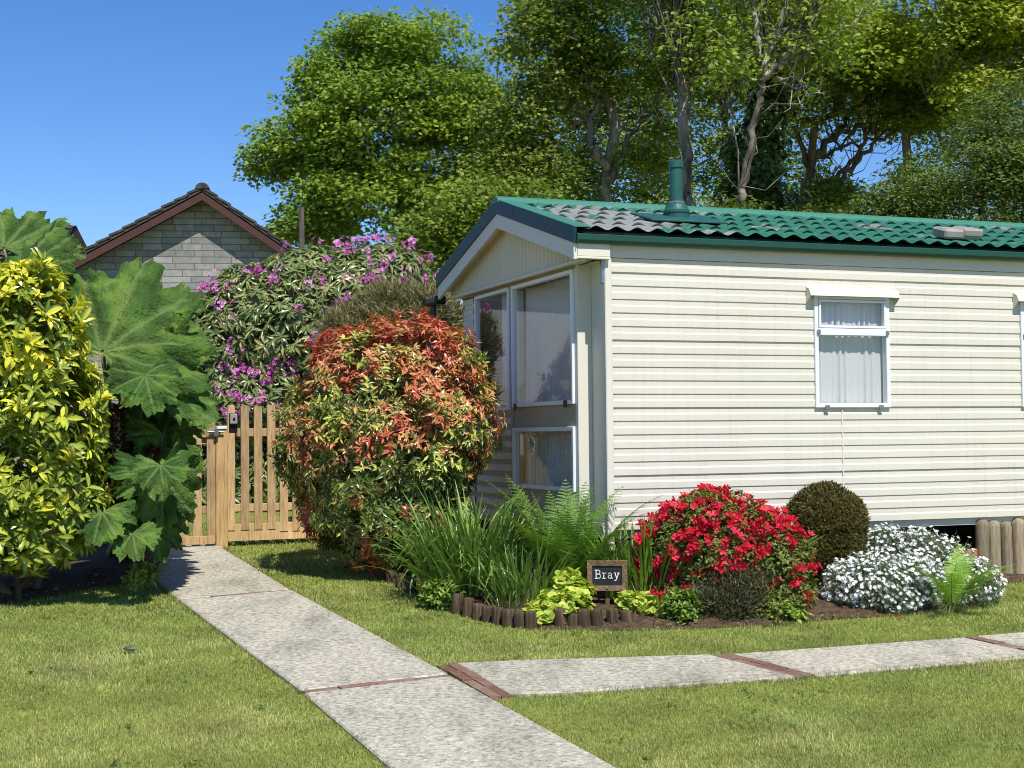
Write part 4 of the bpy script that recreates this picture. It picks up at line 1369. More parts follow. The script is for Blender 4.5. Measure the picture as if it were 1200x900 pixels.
# (attachment px,py, depth, radius m, tip direction (x,y,z), face normal, lobes)
GL = [
    (120, 412, 11.1, 1.0, (.22, .35, .92), (.10, -.80, .60), 9, .14),
    (22, 316, 11.3, .56, (.35, .45, .75), (-.3, -.62, .72), 9, .12),
    (150, 385, 11.7, .72, (.75, .35, .40), (-.35, -.45, .85), 9, .16),
    (176, 446, 11.0, .60, (.93, -.1, -.30), (.35, -.35, .87), 9, .22),
    (170, 440, 10.55, .33, (.35, -.5, -.75), (.25, -.80, .55), 7, .15),
    (190, 508, 11.0, .42, (.35, -.1, -.92), (.75, -.45, .35), 9, .15),
    (185, 555, 10.6, .42, (.3, -.3, -.9), (.55, -.72, .42), 9, .15),
    (202, 525, 10.9, .28, (.75, .0, -.65), (.5, -.6, .62), 7, .15),
    (195, 580, 10.8, .30, (.3, -.2, -.93), (.6, -.6, .5), 7, .15),
    (188, 545, 10.3, .24, (.15, -.4, -.9), (.25, -.75, .6), 7, .12),
    (120, 600, 10.2, .30, (-.1, -.5, -.85), (.05, -.72, .68), 7, .12),
    (155, 625, 10.2, .24, (.3, -.5, -.8), (.25, -.65, .72), 7, .12),
    (175, 600, 10.7, .40, (.2, -.2, -.95), (.5, -.6, .55), 9, .15),
    (48, 305, 11.6, .40, (-.3, .5, .7), (-.1, -.5, .85), 9, .15),
    (110, 520, 11.2, .5, (.2, -.2, -.95), (.1, -.9, .4), 9, .15),
    (60, 420, 11.5, .6, (-.6, .2, .6), (-.2, -.5, .8), 9, .15),
    (172, 395, 11.9, .62, (.9, .2, .15), (.1, -.5, .86), 9, .2),
    (190, 470, 11.5, .46, (.9, -.1, -.35), (.3, -.6, .74), 9, .2),
    (165, 500, 11.4, .48, (.5, -.2, -.85), (.3, -.85, .4), 9, .15),
    (140, 560, 11.4, .45, (.1, -.2, -.95), (.2, -.9, .4), 9, .15),
    (192, 500, 11.2, .30, (.6, -.1, -.8), (.5, -.7, .5), 9, .15),
    (160, 590, 10.9, .36, (-.1, -.3, -.95), (.2, -.85, .5), 9, .15),
    (5, 290, 11.5, .6, (-.2, .4, .85), (.1, -.7, .7), 9, .12),
]
for i, (px, py, Y, Rr, tip, nr_, nl, cup) in enumerate(GL):
    r = np.random.default_rng(300 + i)
    V, vein = gunnera_leaf(Rr, r, nl, 2.45 if nl > 7 else 2.3, cup, 260 if Rr > .4 else 170, 18 if Rr > .4 else 12)
    c = P(px, py, Y)
    z = unit(np.array(nr_)); y = np.array(tip, float); y = unit(y - z * (y @ z)); x = np.cross(y, z)
    W3 = c + V[..., 0:1] * x + V[..., 1:2] * y + V[..., 2:3] * z
    blem = np.clip(vnoise(W3.reshape(-1, 3), 7, i * 3.3).reshape(V.shape[:2])[..., None] * 1.2, -.35, .35)
    cl = g_lo + (g_hi - g_lo) * (.5 + .5 * np.sin(V[..., 0:1] * 9 + i) * np.sin(V[..., 1:2] * 7 + i * 2)) * r.uniform(.65, 1.15)
    cl = cl * (1 + blem) + np.clip(blem - .22, 0, 1) * np.array([.25, .14, .0])
    cl = cl * (1 - vein[..., None] * .55) + g_vein * vein[..., None] * .55
    mb = MB(); mb.grid(W3[::-1], cl[::-1])
    lf = mb.build('leaf', M['gunnera_leaf'], tg_, True, origin=gb)
    root = gb + np.array([r.uniform(-.18, .18), r.uniform(-.1, .1), .1])
    midp = (root + c) / 2 + np.array([0, .15, -.05]) - z * .12
    q = np.linspace(0, 1, 9)[:, None]
    path = root * (1 - q) ** 2 + 2 * midp * q * (1 - q) + (c - z * .02) * q ** 2
    mb = MB(); mb.tube(path, np.linspace(.03, .017, 9) * (.7 if Rr < .35 else 1), 8)
    # short prickles
    pr = np.repeat(path[1:-1], 10, 0) + r.normal(0, .03, (70, 3)); dd = rand_dir(70, r)
    scatter(mb, NEEDLE, pr * .35 + np.repeat(path[1:-1], 10, 0) * .65, dd, rand_dir(70, r), .035, .006, lin(120, 110, 70))
    mb.build('stalk', M['reed_stem'], lf, True, origin=gb)
# cone shaped brown flower spikes
for i, (p0, p1, Y, rr) in enumerate((((140, 590), (137, 475), 10.9, .085), ((150, 585), (182, 525), 10.75, .075), ((128, 600), (150, 560), 10.6, .07))):
    r = np.random.default_rng(400 + i)
    a, b = P(*p0, Y), P(*p1, Y)
    mb = MB()
    ax_ = unit(b - a); Ls = np.linalg.norm(b - a)
    n = 900
    s = r.random(n); rad = rr * np.sin(math.pi * np.clip(s * .9 + .08, 0, 1)) ** .6
    rd = rand_dir(n, r); rd = unit(rd - ax_ * (rd @ ax_)[:, None])
    p = a + ax_ * (s * Ls)[:, None] + rd * (rad * .55)[:, None]
    scatter(mb, LANCE, p, unit(rd + ax_ * .7), ax_ - rd * .5 + r.normal(0, .1, (n, 3)), .055, .022, mixcol(lin(88, 54, 34), lin(140, 96, 60), r.random(n)))
    mb.tube([a, (a + b) / 2, b], [rr * .5, rr * .55, rr * .2], 8)
    mb.build('flower_spike', M['leaf'], tg_, origin=gb)

# ------------------------------------------------------------------ picket gate and fence
def RP(px, py, o, n):
    d = ray(px, py); t = ((o - CAM) @ n) / (d @ n)
    return CAM + d * t
B_F = R(25)
fd = np.array([math.cos(B_F), math.sin(B_F), 0]); fn = np.array([math.sin(B_F), -math.cos(B_F), 0])
pb = G(258.5, 641); pb[2] = gz(pb[0], pb[1])
def fl_(px, py, off=0.0):
    """photo pixel -> (s, z) in the fence plane, off metres in front of the post centre line"""
    p = RP(px, py, pb + fn * off, fn) - pb
    return p @ fd, p[2]
def picket(mb, s, wdt, z0, z1, o0, o1):
    h = wdt / 2
    poly = [(s - h, z0), (s + h, z0), (s + h, z1 - .012), (s + h * .6, z1), (s - h * .6, z1), (s - h, z1 - .012)]
    mb.prism(poly, o0, o1, axes=((1, 0, 0), (0, 0, 1), (0, -1, 0)))
post = MB()
a, b = fl_(252, 641), fl_(265.5, 499)
post.box((a[0], -.05, -.06), (b[0], .05, b[1]), .008)
po = post.build('gate_post', M['gatepost']); po.location = Vector(pb); po.rotation_euler = (0, 0, B_F)
tag(po, 'stout square timber post between the picket gate and the fence panel', 'gate post')
fence = thing('picket_fence', 'pale timber picket fence panel between the gate post and the orange shrub', 'fence', pb, B_F)
for px in (271, 287, 302.5, 318, 332.5, 347, 361, 375, 389, 403, 417):
    s, _ = fl_(px, 560, .03); _, z1 = fl_(px, 475, .03)
    mb = MB(); picket(mb, s, .078 if px > 272 else .07, .155 if px < 325 else .13, z1 + rng.uniform(-.006, .006), .018, .038)
    mb.build('picket', M['picket'], fence)
sR = fl_(425, 560)[0]
for py0, py1 in ((511.5, 502), (599, 590)):
    z0, z1 = fl_(300, py0)[1], fl_(300, py1)[1]
    mb = MB(); mb.box((b[0], -.016, z0), (sR, .02, z1), .004); mb.build('rail', M['picket'], fence)
mb = MB(); mb.box((b[0], -.03, fl_(300, 632)[1] - .01), (sR, .012, fl_(300, 613)[1]), .004); mb.build('gravel_board', M['picket'], fence)
mb = MB(); s, z = fl_(273.5, 491, .05)
mb.box((s - .035, -.075, z - .05), (s + .035, -.042, z + .05), .008); lk = mb.build('lock_box', M['grey_plastic'], fence)
mb = MB(); mb.box((s - .04, -.042, z - .13), (s + .04, -.036, z + .055), .002); mb.build('back_plate', M['black'], lk)
mb = MB(); mb.tube([(s, -.083, z), (s, -.074, z)], .012, 10); mb.build('knob', M['black'], lk)
gate = thing('garden_gate', 'pale timber picket gate half hidden by the giant gunnera leaves', 'gate', pb, B_F)
for px in (247.3, 231, 214, 198, 182, 166, 150, 134, 118):
    s, _ = fl_(px, 560, .03); z1 = fl_(px, 482 if px > 220 else 479, .03)[1]
    mb = MB(); picket(mb, s, .08, .05, z1 + rng.uniform(-.006, .006), .018, .038)
    mb.build('picket', M['picket'], gate)
sL = fl_(105, 560)[0]; sG = a[0] - .012
for py0, py1 in ((513, 503), (602, 593)):
    z0, z1 = fl_(230, py0)[1], fl_(230, py1)[1]
    mb = MB(); mb.box((sL, -.016, z0), (sG, .02, z1), .004); mb.build('rail', M['picket'], gate)
mb = MB(); mb.box((sL, -.055, fl_(230, 638)[1] + .0), (sG, -.04, fl_(230, 628)[1]), .004); mb.build('bottom_board', M['picket'], gate)
mb = MB()
z0, z1 = fl_(230, 598)[1], fl_(230, 508)[1]
mb.obox(((sL + sG) / 2, .03, (z0 + z1) / 2), ((sG - sL) / 2, 0, (z1 - z0) / 2), (0, .009, 0), unit(np.array([-(z1 - z0), 0, sG - sL])) * .035, .003)
mb.build('brace', M['picket'], gate)
s, z = fl_(256, 506, .06)
mb = MB(); mb.box((s - .09, -.075, z - .02), (s + .02, -.062, z + .015), .003); mb.tube([(s - .11, -.078, z), (s + .05, -.078, z)], .008, 8); mb.box((s - .045, -.095, z - .045), (s - .005, -.072, z + .03), .006)
mb.build('latch', M['galv'], gate)
s2, z2 = fl_(258, 498.5)
mb = MB(); mb.box((s2 - .04, -.062, z2 - .035), (s2 + .05, -.05, z2 - .005), .003); o = mb.build('metal_plate', M['alu'], po)

# ------------------------------------------------------------------ stone bungalow
HA = R(8)
hd_ = np.array([math.cos(HA), math.sin(HA), 0]); hn = np.array([math.sin(HA), -math.cos(HA), 0])
ho_ = P(237, 400, 30.0); ho_[2] = gz(ho_[0], 30.0)
def hp_(px, py, off=0.0):
    p = RP(px, py, ho_ + hn * off, hn) - ho_
    return p @ hd_, p[2]
house = thing('bungalow', 'grey stone bungalow gable with dark tiled roof and brown bargeboards beyond the garden', 'house', ho_, HA)
OV = .42
ap = hp_(237, 214, OV); el = hp_(30, 325, OV); er = hp_(362, 300, OV)
sl = (ap[1] - el[1]) / (ap[0] - el[0]); sr_ = (ap[1] - er[1]) / (er[0] - ap[0])
el = (ap[0] - 4.4, ap[1] - 4.4 * sl); er = (ap[0] + 2.35, ap[1] - 2.35 * sr_)
zl = lambda s, d: (ap[1] - d - sl * (ap[0] - s)) if s < ap[0] else (ap[1] - d - sr_ * (s - ap[0]))
DEP = 10.0
wl, wr = el[0] + .35, er[0] - .22
mb = MB()
mb.prism([(wl, -.3), (wr, -.3), (wr, zl(wr, .30)), (ap[0], ap[1] - .30), (wl, zl(wl, .30))], 0, -DEP, axes=((1, 0, 0), (0, 0, 1), (0, -1, 0)))
mb.build('wall', M['block'], house)
def rake(name, d0, d1, o0, o1, mat, ex=0.0, parent=house):
    mb = MB()
    for s0, s1 in ((el[0] - ex, ap[0]), (ap[0], er[0] + ex)):
        mb.prism([(s0, zl(s0, d0)), (s1, zl(s1, d0)), (s1, zl(s1, d1)), (s0, zl(s0, d1))], o0, o1, axes=((1, 0, 0), (0, 0, 1), (0, -1, 0)))
    return mb.build(name, mat, parent)
rake('barge_board', .20, .36, OV - .03, OV, M['barge'])
rake('roof_soffit', .24, .26, -.0, OV - .031, M['barge'])
mb = MB()
# tiled slopes, one step per course
for sgn, s_end, slope in ((-1, el[0], sl), (1, er[0], sr_)):
    run = abs(s_end - ap[0]); n = int(run / .27)
    for k in range(n + 1):
        a0 = ap[0] + sgn * run * k / (n + 1); a1 = ap[0] + sgn * (run * (k + 1) / (n + 1) + .05)
        for dd in range(int((DEP + OV) / .33)):
            o0 = OV + .035 - dd * .33; j = rng.uniform(-.008, .008)
            za, zb2 = zl(a0, .075 + j), zl(a1 if abs(a1 - ap[0]) < run + 2 else s_end, .035 + j)
            if dd > 2:
                if dd != 3: continue
                o1 = -DEP - .3
            else: o1 = o0 - .322
            mb.prism([(a0, za), (a1, zb2), (a1, zb2 - .05), (a0, za - .05)], o0, o1, axes=((1, 0, 0), (0, 0, 1), (0, -1, 0)))
mb.build('roof', M['rooftile'], house)
rake('roof_underlay', .11, .17, OV + .012, -DEP - .25, M['rooftile'])
mb = MB()
for k in range(9):
    y0 = -OV - .05 + k * .45
    a_ = np.linspace(0, math.pi, 8)
    V = np.zeros((2, 8, 3)); V[:, :, 0] = ap[0] + .13 * np.cos(a_) * 1.1; V[:, :, 2] = ap[1] - .125 + .12 * np.sin(a_) + (.012 if k % 2 else 0); V[0, :, 1] = y0; V[1, :, 1] = y0 + .455
    mb.grid(V[::-1]); 
    mb.add(V[0], [np.arange(8)[None]])
mb.build('ridge_tile', M['rooftile'], house)
# pale neighbouring building with a tiled roof, mostly hidden by the gunnera and out of the frame
wing_o = np.array([-15.6, 33.0, 0.0]); wing_o[2] = gz(wing_o[0], 20)
wing = thing('park_bungalow', 'white walled building with a low grey tiled roof behind the gunnera leaves at far left', 'building', wing_o)
zt_ = P(20, 265, 35.1)[2] - wing_o[2]; ze_ = zt_ - 1.05
mb = MB(); mb.box((-5, 0, -.4), (4.9, 4.2, ze_ + .02)); mb.build('wall', M['render_white'], wing)
mb = MB()
for k in range(7):
    v0 = -.3 + 2.4 * k / 7; v1 = v0 + 2.4 / 7 + .03
    zz = lambda v: ze_ + (zt_ - ze_) * (v + .3) / 2.4
    us = np.arange(-5.2, 5.1, .04); wv = .02 * np.sin(us * 2 * math.pi / .28)
    V = np.zeros((len(us), 2, 3)); V[:, :, 0] = us[:, None]; V[:, 0, 1] = v0; V[:, 1, 1] = v1; V[:, 0, 2] = zz(v0) + .05 + wv; V[:, 1, 2] = zz(v1) + .01 + wv
    mb.grid(V)
mb.prism([(-.3, ze_ - .02), (2.1, zt_ - .01), (4.5, ze_ - .02)], -5.15, 5.05, axes=((0, 1, 0), (0, 0, 1), (1, 0, 0)))
mb.build('roof', M['rooftile'], wing)
mb = MB(); mb.box((-5.2, -.42, ze_ - .1), (5.1, -.31, ze_ - .0), .01); mb.build('gutter', M['black'], wing)

# pole with wires
pp = P(354, 400, 33); pp[2] = gz(pp[0], 33)
pole = thing('utility_pole', 'thin dark timber pole rising between the bungalow roof and the tree', 'pole', pp)
zt2 = P(354, 243, 33)[2]
mb = MB(); mb.tube([(0, 0, -.3), (0, 0, zt2 - pp[2])], [.09, .065], 10); mb.build('shaft', M['pole'], pole)
mb = MB(); q = np.linspace(0, 1, 9)
e = np.array([-9, 4, -.6]); s_ = np.array([0, 0, zt2 - pp[2] - .25])
mb.tube([s_ + e * t - np.array([0, 0, .5 * 4 * t * (1 - t)]) for t in q], .011, 4); mb.build('wire', M['black'], pole)

# ------------------------------------------------------------------ trees
def tree(name, label, px, Y, trunk, lobes, ncl, per, L, cols, seed, tr=.2, thr=-.15, spread=(.34, .12), leaf=MAPLE, wr=.9, bark='bark', nbr=None, mat='tree_leaf', hole=.55, tip=.012, tipfrac=.35, grp='trees behind the caravan', cat='tree', lw=1.0, power=.47, shell=.35, limbs=(), twigs=()):
    r = np.random.default_rng(seed)
    base = P(px, 500, Y); base[2] = gz(base[0], base[1])
    t = thing(name, label, cat, base, 0, grp)
    rt = [base + np.array([0, 0, -.1])] + [P(x, y, Y + dy) for x, y, dy in trunk]
    lb = Lobes(lobes)
    pts, nn = lb.sample(ncl * 2, r, shell, 1.0, .12, .7)
    nz = vnoise(pts, hole, seed)
    k = nz > thr
    pts, nn = pts[k][:ncl], nn[k][:ncl]
    nb = nbr or min(len(pts), 380)
    mb = MB()
    tg = pts[r.choice(len(pts), nb, replace=False)]
    # resample the trunk so that limbs can leave it anywhere
    rt = np.array(rt); q = np.linspace(0, len(rt) - 1, 4 * len(rt)); rt = np.stack([np.interp(q, np.arange(len(rt)), rt[:, i]) for i in range(3)], 1)
    skeleton(mb, list(rt), tg, r, tip, power, 5, .9, .09, tr)
    for pl_, r0, r1 in limbs:
        q = np.array([P(x, y, Y + dy) for x, y, dy in pl_]); k_ = np.linspace(0, len(q) - 1, 5 * len(q)); q = np.stack([np.interp(k_, np.arange(len(q)), q[:, i]) for i in range(3)], 1)
        q[1:-1] += r.normal(0, .05, q[1:-1].shape)
        mb.tube(q, np.linspace(r0, r1, len(q)), 7)
        for _ in range(int(len(q) * .8)):     # side twigs
            i_ = r.integers(2, len(q)); d_ = unit(r.normal(0, 1, 3) + np.array([0, 0, .7])); Lq = r.uniform(.5, 1.6)
            mb.tube([q[i_], q[i_] + d_ * Lq * .5 + r.normal(0, .08, 3), q[i_] + d_ * Lq + np.array([0, 0, .3 * Lq])], [.016, .011, .005], 4, cap=False)
    for x, y, n_, Lt in twigs:
        o_ = P(x, y, Y)
        for _ in range(n_):
            d_ = unit(np.array([r.normal(0, .38), r.normal(0, .3), 1.0])); Lq = Lt * r.uniform(.5, 1.2)
            s_ = o_ + np.array([r.normal(0, .1), r.normal(0, .1), r.uniform(-.6, .6)]); bw = r.normal(0, .12, 3)
            mb.tube([s_, s_ + d_ * Lq * .35 + bw, s_ + d_ * Lq * .7 + bw * 1.2 + np.array([0, 0, .1]), s_ + d_ * Lq + np.array([0, 0, .3])], [.03, .022, .015, .006], 4, cap=False)
    tk = mb.build('trunk', M[bark], t, True, origin=base)
    idx = np.repeat(np.arange(len(pts)), per)
    n = len(idx)
    off = np.clip(r.normal(0, 1, (n, 3)), -1.7, 1.7) * np.array([spread[0], spread[0], spread[1]])
    # sprays hang in flat layers
    p = pts[idx] + off - np.array([0, 0, 1]) * (off[:, :2] ** 2).sum(1)[:, None] * .35
    d = unit(np.concatenate([off[:, :2] + r.normal(0, .25, (n, 2)), r.uniform(-.55, .05, (n, 1)) * .5], 1))
    nr = unit(np.array([0, -.25, .9]) + r.normal(0, .62, (n, 3)) + nn[idx] * .2)
    tt = np.clip(.5 + .5 * vnoise(pts, .5, seed + 20) + r.normal(0, .18, len(pts)), 0, 1)[idx]
    c = mixcol(np.asarray(cols[0]), np.asarray(cols[1]), tt + r.normal(0, .12, n)) * r.uniform(.8, 1.15, (n, 1))
    s = r.uniform(.65, 1.25, n)
    mb = MB(); scatter(mb, leaf, p, d, nr, L * s, L * wr * s, c)
    cr = mb.build('crown', M[mat], t, origin=base)
    return t, rt, r, base
Y1, Y2 = lin(112, 142, 52), lin(160, 176, 70)
D1, D2 = lin(90, 116, 46), lin(138, 154, 64)
# sycamore left of the caravan
tree('sycamore_tree', 'broad fresh green sycamore standing alone against the sky between bungalow and caravan', 470, 40, [(470, 330, 0), (472, 275, 0), (476, 235, 0)],
     [plobe(440, 150, 40, 100, 80, 2.6), plobe(370, 165, 40, 62, 55, 1.6), plobe(330, 185, 40, 38, 22, .9), plobe(455, 60, 40, 72, 42, 1.8), plobe(495, 40, 40, 36, 34, 1.2), plobe(395, 90, 40, 42, 42, 1.2), plobe(530, 110, 40, 60, 60, 1.8), plobe(560, 170, 40, 62, 62, 1.8), plobe(430, 235, 40, 95, 40, 2.4), plobe(375, 262, 40, 60, 24, 1.6), plobe(530, 250, 40, 80, 50, 2), plobe(542, 72, 40, 36, 34, 1.2), plobe(420, 45, 40, 36, 24, 1.1)],
     1250, 72, .128, (Y1, Y2), 31, .16, thr=-.22, nbr=420, tip=.013, spread=(.36, .11), hole=.7)
# oak behind the gable
tree('oak_tree', 'dark green oak with crooked limbs and blue sky gaps just right of the sycamore', 720, 36, [(716, 300, 0), (708, 220, .2), (722, 150, 0), (705, 95, 0)],
     [plobe(650, 70, 36, 66, 62, 1.8), plobe(610, 140, 36, 46, 50, 1.4), plobe(700, 25, 36, 72, 52, 1.8), plobe(745, 90, 36, 48, 52, 1.4), plobe(640, 205, 36, 62, 40, 1.5), plobe(655, 5, 36, 48, 34, 1.2), plobe(760, 165, 36, 44, 40, 1.2), plobe(715, -40, 36, 110, 50, 2.2), plobe(690, 215, 36, 60, 36, 1.2), plobe(600, 200, 36, 44, 34, 1.2), plobe(770, 60, 36, 40, 50, 1.2), plobe(745, 210, 36, 40, 30, 1)],
     720, 64, .112, (D1, lin(150, 160, 68)), 32, .18, thr=.05, nbr=320, tip=.017, hole=.8, bark='pale_bark',
     limbs=[([(712, 200, 0), (690, 165, 0), (700, 120, 0), (706, 80, 0)], .12, .06), ([(714, 215, 0), (745, 150, .2), (772, 110, .2)], .1, .03), ([(740, 155, .2), (700, 140, .1), (665, 150, 0)], .05, .02)])
# pale bare trunk
tree('ash_tree', 'tall pale trunk with thin upright bare twigs, straight behind the green flue', 800, 33, [(804, 300, 0), (806, 200, 0), (800, 130, 0), (796, 60, 0), (790, -30, 0)],
     [plobe(780, 10, 33, 55, 80, 1.0), plobe(820, 20, 33, 45, 85, 1.0), plobe(790, -60, 33, 80, 60, 1.2)], 220, 22, .12, (D1, Y2), 33, .17, thr=-.4, bark='pale_bark', nbr=60, tip=.02,
     limbs=[([(804, 250, 0), (803, 180, 0), (798, 100, 0), (792, 10, 0), (790, -60, 0)], .15, .08), ([(798, 95, 0), (780, 40, 0), (765, -20, 0)], .06, .03)], twigs=[(795, 70, 22, 2.4), (800, 110, 14, 2.0), (790, 30, 22, 2.2), (812, 60, 12, 2.2), (770, 20, 12, 1.8)])
# ivy clad trunk
t_, rt, r_, base = tree('ivy_tree', 'tree with upright pale trunk wrapped in dark ivy right of the flue', 905, 34, [(903, 300, 0), (908, 200, 0), (906, 120, 0), (912, 60, 0), (905, -30, 0)],
     [plobe(900, -10, 34, 70, 60, 1.4), plobe(850, 60, 34, 45, 60, 1.2), plobe(935, 40, 34, 50, 50, 1.2)], 190, 34, .13, (D1, D2), 34, .2, thr=-.1, bark='pale_bark', nbr=80, tip=.016,
     limbs=[([(908, 260, 0), (909, 150, 0), (913, 60, 0), (918, -40, 0)], .13, .07)], twigs=[(912, 70, 14, 1.8), (850, 110, 16, 2.2)])
mb = MB(); n = 5200
s = r_.uniform(0, 1, n) ** 1.2; p0 = np.stack([np.interp(s, [0, .35, .6, 1], np.array([P(898, 262, 34), P(880, 190, 34), P(892, 150, 34), P(906, 95, 34)])[:, i]) for i in range(3)], 1)
a_ = r_.uniform(0, 2 * math.pi, n); rad = (.9 - .7 * s) * r_.uniform(.5, 1.05, n) * (1 + .35 * np.sin(s * 17 + a_ * 2))
p0 = p0 + np.stack([np.cos(a_) * rad, np.sin(a_) * rad, r_.normal(0, .15, n)], 1)
dn = np.stack([np.cos(a_), np.sin(a_), np.full(n, -1.2)], 1)
scatter(mb, ROUND, p0, dn + r_.normal(0, .5, (n, 3)), np.stack([np.cos(a_), np.sin(a_), np.full(n, .5)], 1) + r_.normal(0, .3, (n, 3)), .13, .12, mixcol(lin(52, 76, 34), lin(92, 112, 54), r_.random(n)))
mb.build('ivy', M['gloss_leaf'], t_, origin=base)
# forked leaning tree
tree('forked_tree', 'tree forking low into long leaning grey limbs, between the ivy trunk and the flue', 862, 31, [(862, 300, 0), (866, 240, 0)],
     [plobe(960, 10, 31, 60, 40, 1.2), plobe(880, -20, 31, 50, 50, 1.2), plobe(990, -20, 31, 50, 40, 1.0), plobe(930, -60, 31, 90, 60, 1.4), plobe(985, 60, 31, 40, 26, .8), plobe(850, 50, 31, 50, 60, 1.0), plobe(930, 60, 31, 50, 30, .8)], 260, 24, .12, (D2, Y2), 35, .1, thr=-.3, nbr=12, bark='pale_bark', tip=.012,
     limbs=[([(866, 240, 0), (874, 190, 0), (890, 120, -.2), (893, 78, -.3), (884, 20, -.2), (878, -50, 0)], .10, .05), ([(892, 95, -.3), (915, 70, -.2), (945, 30, 0), (965, -10, .2)], .085, .04), ([(905, 80, -.2), (960, 50, 0), (1010, 15, .2)], .055, .02), ([(893, 85, -.3), (912, 30, -.1), (930, -30, 0)], .07, .04), ([(910, 90, -.3), (935, 105, -.2), (965, 112, -.2)], .035, .012)],
     twigs=[(895, 60, 8, 1.8), (935, 40, 9, 1.7), (880, 20, 6, 1.8), (960, 55, 6, 1.4)])
# spreading oak in the middle right
tree('spreading_oak', 'spreading oak with dark crossing limbs and sky gaps above the middle of the roof', 1010, 38, [(945, 300, 0), (942, 250, 0), (950, 190, 0)],
     [plobe(1000, 95, 38, 100, 50, 2.0), plobe(940, 130, 38, 48, 40, 1.3), plobe(1060, 60, 38, 90, 50, 2.0), plobe(1085, 130, 38, 56, 36, 1.5), plobe(980, 40, 38, 80, 50, 1.8), plobe(960, 232, 38, 60, 24, 1.4), plobe(1090, 205, 38, 40, 30, 1.2)],
     430, 62, .122, (D1, lin(148, 160, 66)), 36, .16, thr=.07, nbr=200, tip=.016, hole=.75,
     limbs=[([(942, 260, 0), (948, 195, 0), (975, 160, 0), (1020, 148, 0), (1065, 125, 0), (1110, 100, 0)], .13, .03), ([(975, 160, 0), (1000, 130, .2), (1030, 100, .3), (1060, 60, .3)], .08, .03), ([(946, 232, 0), (985, 212, 0), (1012, 180, 0), (1040, 160, 0), (1080, 130, .3)], .09, .03), ([(946, 225, 0), (985, 205, 0), (1014, 170, 0), (1005, 130, .2)], .08, .03), ([(948, 195, 0), (930, 150, 0), (935, 110, 0)], .08, .03), ([(955, 185, 0), (985, 175, 0), (1020, 165, .2), (1050, 150, .3)], .06, .02)],
     twigs=[(1020, 150, 12, 1.4), (1065, 125, 10, 1.4), (980, 160, 8, 1.2)])
# bright tree top right
tree('yellow_green_tree', 'tall yellow green tree filling the top right corner', 1170, 35, [(1180, 300, 0), (1175, 160, 0), (1150, 80, 0)],
     [plobe(1110, 40, 35, 90, 52, 1.8), plobe(1180, 60, 35, 80, 70, 1.8), plobe(1060, 15, 35, 60, 40, 1.4), plobe(1230, 20, 35, 80, 90, 1.8), plobe(1150, -40, 35, 120, 60, 2.2), plobe(1150, 110, 35, 60, 34, 1.4)],
     600, 68, .118, (lin(138, 156, 54), lin(184, 188, 76)), 37, .18, thr=.0, nbr=260, tip=.014, hole=.8, bark='pale_bark', twigs=[(1110, 60, 10, 1.6), (1090, 90, 8, 1.4), (1150, 40, 10, 1.6)])
# darker evergreens lower right
tree('dark_evergreen', 'dense dull green evergreen with drooping sprays behind the right end of the roof', 1150, 29, [(1150, 290, 0), (1152, 200, 0)],
     [plobe(1130, 200, 29, 75, 45, 1.3), plobe(1195, 150, 29, 50, 60, 1.2), plobe(1080, 230, 29, 52, 28, .9), plobe(1200, 230, 29, 80, 60, 1.2), plobe(1130, 270, 29, 110, 50, 1.2), plobe(1260, 180, 29, 60, 90, 1.2), plobe(1165, 175, 29, 30, 30, .7)],
     640, 64, .085, (lin(72, 94, 42), lin(126, 142, 68)), 38, .2, thr=.0, nbr=160, leaf=OVAL, wr=.5, spread=(.34, .09), hole=1.1)
# low trees right behind the ridge
for i, (px, Y, lobes, lab, cols) in enumerate((
    (590, 31, [plobe(560, 248, 31, 46, 28, 1.1), plobe(605, 235, 31, 40, 20, 1.0), plobe(520, 278, 31, 56, 28, 1.0), plobe(590, 290, 31, 110, 50, 1.2), plobe(575, 218, 31, 22, 16, .6)], 'bright lime green young tree behind the apex of the caravan gable', (lin(84, 110, 42), lin(146, 160, 64))),
    (990, 30, [plobe(960, 268, 30, 50, 20, .9), plobe(1050, 252, 30, 44, 26, .9), plobe(990, 300, 30, 130, 40, 1.0), plobe(860, 262, 30, 36, 24, .8)], 'low dark green thicket tree behind the roof vent', (lin(76, 96, 40), lin(124, 138, 60))))):
    tree('garden_tree', lab, px, Y, [(px, 320, 0), (px + 3, 280, 0)], lobes, 300, 56, .105, cols, 40 + i, .1, thr=-.05, nbr=200, leaf=MAPLE, wr=.9, spread=(.42, .16), hole=1.0, tip=.012)
# taller trees further back close the view
for i, (px, Y, lobes, lab) in enumerate((
    (640, 54, [plobe(650, 120, 54, 90, 90, 2.5), plobe(610, 220, 54, 90, 70, 2.5), plobe(740, 60, 54, 80, 90, 2.5), plobe(730, 200, 54, 80, 80, 2.5)], 'far tall tree filling the gaps behind the crooked oak'),
    (850, 56, [plobe(840, 90, 56, 90, 110, 2.5), plobe(900, 40, 56, 80, 80, 2.5), plobe(830, 220, 56, 90, 80, 2.5), plobe(930, 200, 56, 60, 60, 2.0)], 'far tall tree seen between the pale trunk and the ivy trunk'),
    (1060, 55, [plobe(1050, 80, 55, 110, 90, 2.5), plobe(1120, 120, 55, 90, 110, 2.5), plobe(1180, 180, 55, 90, 100, 2.5), plobe(980, 40, 55, 60, 60, 2)], 'far tall tree behind the spreading oak at right'))):
    tree('tall_tree', lab, px, Y, [(px, 320, 0), (px + 4, 220, 0), (px, 140, 0)], lobes, 560, 56, .15, (lin(92, 118, 48), lin(150, 164, 70)), 50 + i, .2, thr=.05, leaf=DIAM, nbr=220, spread=(.5, .2), tip=.018, hole=.45)

